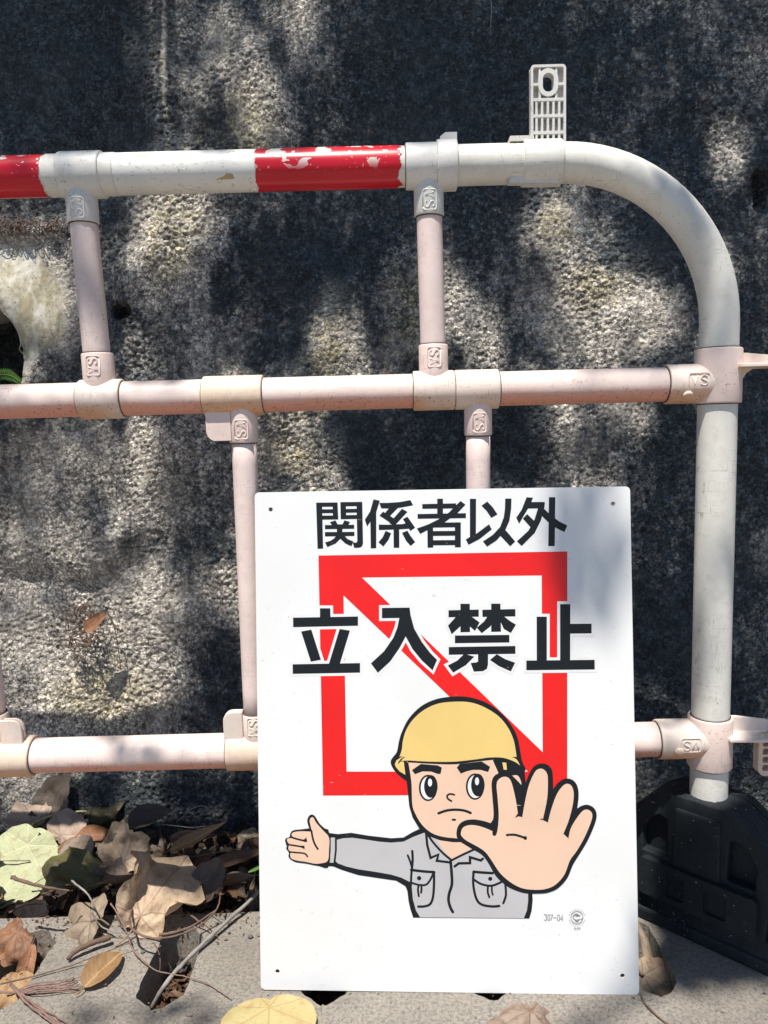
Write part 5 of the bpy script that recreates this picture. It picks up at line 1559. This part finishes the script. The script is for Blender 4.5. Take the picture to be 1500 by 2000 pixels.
twig([(298, 1968, -.035), (318, 1930, -.005), (350, 1890, .004), (400, 1840, .007), (470, 1775, .012), (535, 1715, .02)], .0030, 'twig_grey', 'long straight grey stick across the open paver slot', name='stick', r1=.0024)
twig([(258, 1776, .030), (253, 1796, .034), (262, 1818, .034), (300, 1833, .03), (350, 1826, .028), (390, 1808, .028), (422, 1778, .03), (430, 1752, .034), (428, 1744, .03)], .0017, 'twig', 'looping brown tendril round the stalk of the large tan leaf')
twig([(310, 1826, .016), (345, 1820, .018), (380, 1806, .02), (424, 1776, .026)], .0021, 'twig', 'reddish brown twig running with the looping tendril')
twig([(0, 1922, .006), (60, 1908, .004), (140, 1885, .005), (200, 1862, .012), (262, 1838, .016)], .0011, 'twig', 'thin straight twig across the paver over the ochre leaf')
twig([(134, 1871, .006), (148, 1858, .010), (180, 1842, .012), (215, 1830, .012)], .0028, 'twig', 'thick bent twig below the fan shaped leaf', r1=.004)
twig([(22, 1713, .095), (60, 1726, .088), (100, 1735, .080), (136, 1740, .07)], .0026, 'twig', 'brown twig lying over the green heart leaf')
twig([(140, 1720, .062), (170, 1745, .06), (184, 1770, .05), (192, 1788, .03)], .0014, 'twig_grey', 'pale bent stem in the litter above the fan shaped leaf')
twig([(216, 1765, .046), (228, 1782, .04), (248, 1822, .02), (262, 1858, .008), (300, 1893, .004), (340, 1903, .004), (372, 1910, .004), (410, 1924, .003), (452, 1952, .003)], .0011, 'twig_pink', 'thin stalk winding over the slot to the yellow leaf')
twig([(178, 1780, .04), (196, 1808, .02), (225, 1820, .012), (262, 1822, .01)], .0012, 'twig_grey', 'thin grey stem beside the large tan leaf')
twig([(366, 1782, .022), (384, 1796, .016), (402, 1808, .012), (426, 1830, .006)], .0014, 'twig', 'short brown twig under the grey stick')
twig([(300, 1840, .006), (310, 1860, -.002), (313, 1880, -.01), (311, 1900, -.02)], .0009, 'twig', 'hair thin root hanging into the open slot')
twig([(358, 1830, .004), (366, 1860, .0), (373, 1890, -.01), (372, 1908, -.02)], .0010, 'twig', 'dark rootlet down the right side of the open slot')
twig([(1252, 1943, .004), (1262, 1962, .003), (1285, 1985, .003), (1320, 2010, .003)], .0013, 'twig', 'curved brown stalk at the bottom right corner of the sign')
twig([(0, 1938, .003), (30, 1939, .003), (60, 1940, .003), (120, 1932, .003)], .0013, 'twig_pink', 'pinkish twig along the edge of the left slot')
# bundle of dry rootlets on the paver, bottom left
bz = MB()
rb = random.Random(5)
for k in range(13):
    a = rb.uniform(-6, 6)
    if k < 8: pts = [(38 + rb.uniform(-8, 8), 1937 + a * .6, .002), (70 + rb.uniform(-6, 6), 1930 + a * 1.6, .003 + rb.random() * .004), (115 + rb.uniform(-8, 8), 1926 + a * 2.0, .004), (165 + rb.uniform(-30, 50), 1918 + a * 3.2, .003)]
    else: pts = [(20, 1922 + a, .004), (55 + rb.uniform(-8, 8), 1958 + a, .005), (95 + rb.uniform(-14, 14), 1990 + a * 1.5, .004), (150 + rb.uniform(-20, 10), 2022 + a, .003)]
    P_ = [Vector(p) for p in crom([onG(*p) for p in pts], 6)]
    P_ = [p + Vector((rb.gauss(0, .0005), rb.gauss(0, .0005), abs(rb.gauss(0, .0006)))) for p in P_]
    bz.add(tube(P_, [rb.uniform(.0005, .0013)] * len(P_), 6))
tag(bz.obj('root_bundle', M['twig_pink']), 'bundle of dry reddish rootlets on the paver at the bottom left', 'roots')
# loose thin twigs in the heap
for k in range(22):
    u, v = rl.uniform(0, 500), rl.uniform(1600, 1790)
    a = rl.uniform(-.7, .7) + (math.pi if rl.random() < .5 else 0); l = rl.uniform(40, 110)
    z0 = .040 - .040 * (v - 1600) / 190
    q = [(u, v, z0), (u + l * .5 * math.cos(a), v + l * .3 * math.sin(a) + rl.uniform(-8, 8), z0 + .004), (u + l * math.cos(a), v + l * .6 * math.sin(a), z0 - .004)]
    twig(q, rl.uniform(.0006, .0013), rl.choice(['twig', 'twig_grey', 'twig_pink']), 'thin dry twig caught in the leaf litter', group='thin twigs in the leaf litter')

# ------------------------------------------------------------------ things growing or caught on the wall
def wall_pt(u, v, off): return onW(u, v, off)
def clump(name, cu, cv, ru, rv, n, mat, lab, lift=.012, ln=40):
    b = MB(); r_ = random.Random(cu)
    for k in range(n):
        a = r_.uniform(0, 6.28); q = math.sqrt(r_.random())
        u, v = cu + ru * q * math.cos(a), cv + rv * q * math.sin(a)
        an = r_.uniform(0, 6.28); L = r_.uniform(.4, 1) * ln
        pts = [wall_pt(u - L / 2 * math.cos(an), v - L / 2 * math.sin(an), lift + r_.uniform(-.004, .008)), wall_pt(u + r_.uniform(-8, 8), v + r_.uniform(-8, 8), lift + r_.uniform(.002, .014)), wall_pt(u + L / 2 * math.cos(an), v + L / 2 * math.sin(an), lift + r_.uniform(-.004, .006))]
        P_ = [Vector(p) for p in crom(pts, 4)]
        b.add(tube(P_, [r_.uniform(.0004, .0010)] * len(P_), 5))
    return tag(b.obj(name, M[mat]), lab, 'roots')
clump('rootlet_clump', 160, 1232, 36, 60, 85, 'twig', 'clump of fine dry rootlets stuck in a hollow of the wall', ln=34)
clump('twig_debris', 50, 440, 75, 9, 60, 'twig', 'dry twig scraps caught on a ledge of the wall above the weep hole', lift=.004, ln=40)
pw = wall_pt(180, 1212, .032)
o = leaf_obj('dry_leaf', lance_mesh(.050, .030, .3, .8, .05, 33, .006), 'leaf_orange', wall_pt(165, 1232, .040), (66, -10, -58), 'brown leaf caught in the rootlet clump on the wall')
def wall_twig(pts, r, mat, lab, name='twig', cat='twig'):
    P_ = [Vector(p) for p in crom([wall_pt(*p) for p in pts], 6)]
    return tag(mk(name, *tube(P_, [r * (1 - .4 * i / len(P_)) for i in range(len(P_))], 6), M[mat]), lab, cat)
wall_twig([(208, 1196, .030), (222, 1220, .024), (230, 1260, .020), (236, 1304, .018)], .0011, 'twig', 'thin hanging stalk beside the rootlet clump')
wall_twig([(958, -5, .02), (960, 20, .03), (958, 54, .03)], .0008, 'root_pale', 'pale dry grass stem hanging at the top of the wall')
wall_twig([(8, 612, .022), (22, 626, .03), (36, 650, .034), (41, 672, .032), (38, 682, .026), (48, 694, .022)], .0012, 'root_pale', 'pale root dangling over the rim of the weep hole', name='root', cat='root')
wall_twig([(345, 1605, .02), (375, 1580, .04), (398, 1574, .045), (405, 1588, .03)], .0007, 'root_pale', 'fine pale stem arching against the wall above the litter')

def fern():
    c = onW(-6, 734, .02)
    t = empty('fern', Matrix.Translation(c), 'small bright green fern frond growing in the weep hole', 'fern')
    b = MB(); sp = [Vector(q) for q in crom([onW(-30, 742, 0.0), onW(0, 732, .026), onW(22, 734, .036), onW(40, 746, .036)], 6)]
    mk('stalk', *tube(sp, [.0008] * len(sp), 6), M['leaf_fresh'], t)
    for i in range(4, len(sp), 1):
        for s in (-1, 1):
            p = sp[i]; k = 1 - .6 * abs(i - len(sp) * .45) / len(sp)
            d = (sp[min(i + 1, len(sp) - 1)] - sp[i - 1]).normalized()
            w = Vector((0, -.25, 1)).normalized() * s
            L = .013 * k
            tip = p + (w * .9 + d * .6) * L
            m = p.lerp(tip, .5)
            e = d * L * .24
            v = [p, m + e, tip, m - e]
            mk('leaflet', v, [(0, 1, 2, 3)], M['leaf_fresh'], t, smooth=False)
fern()
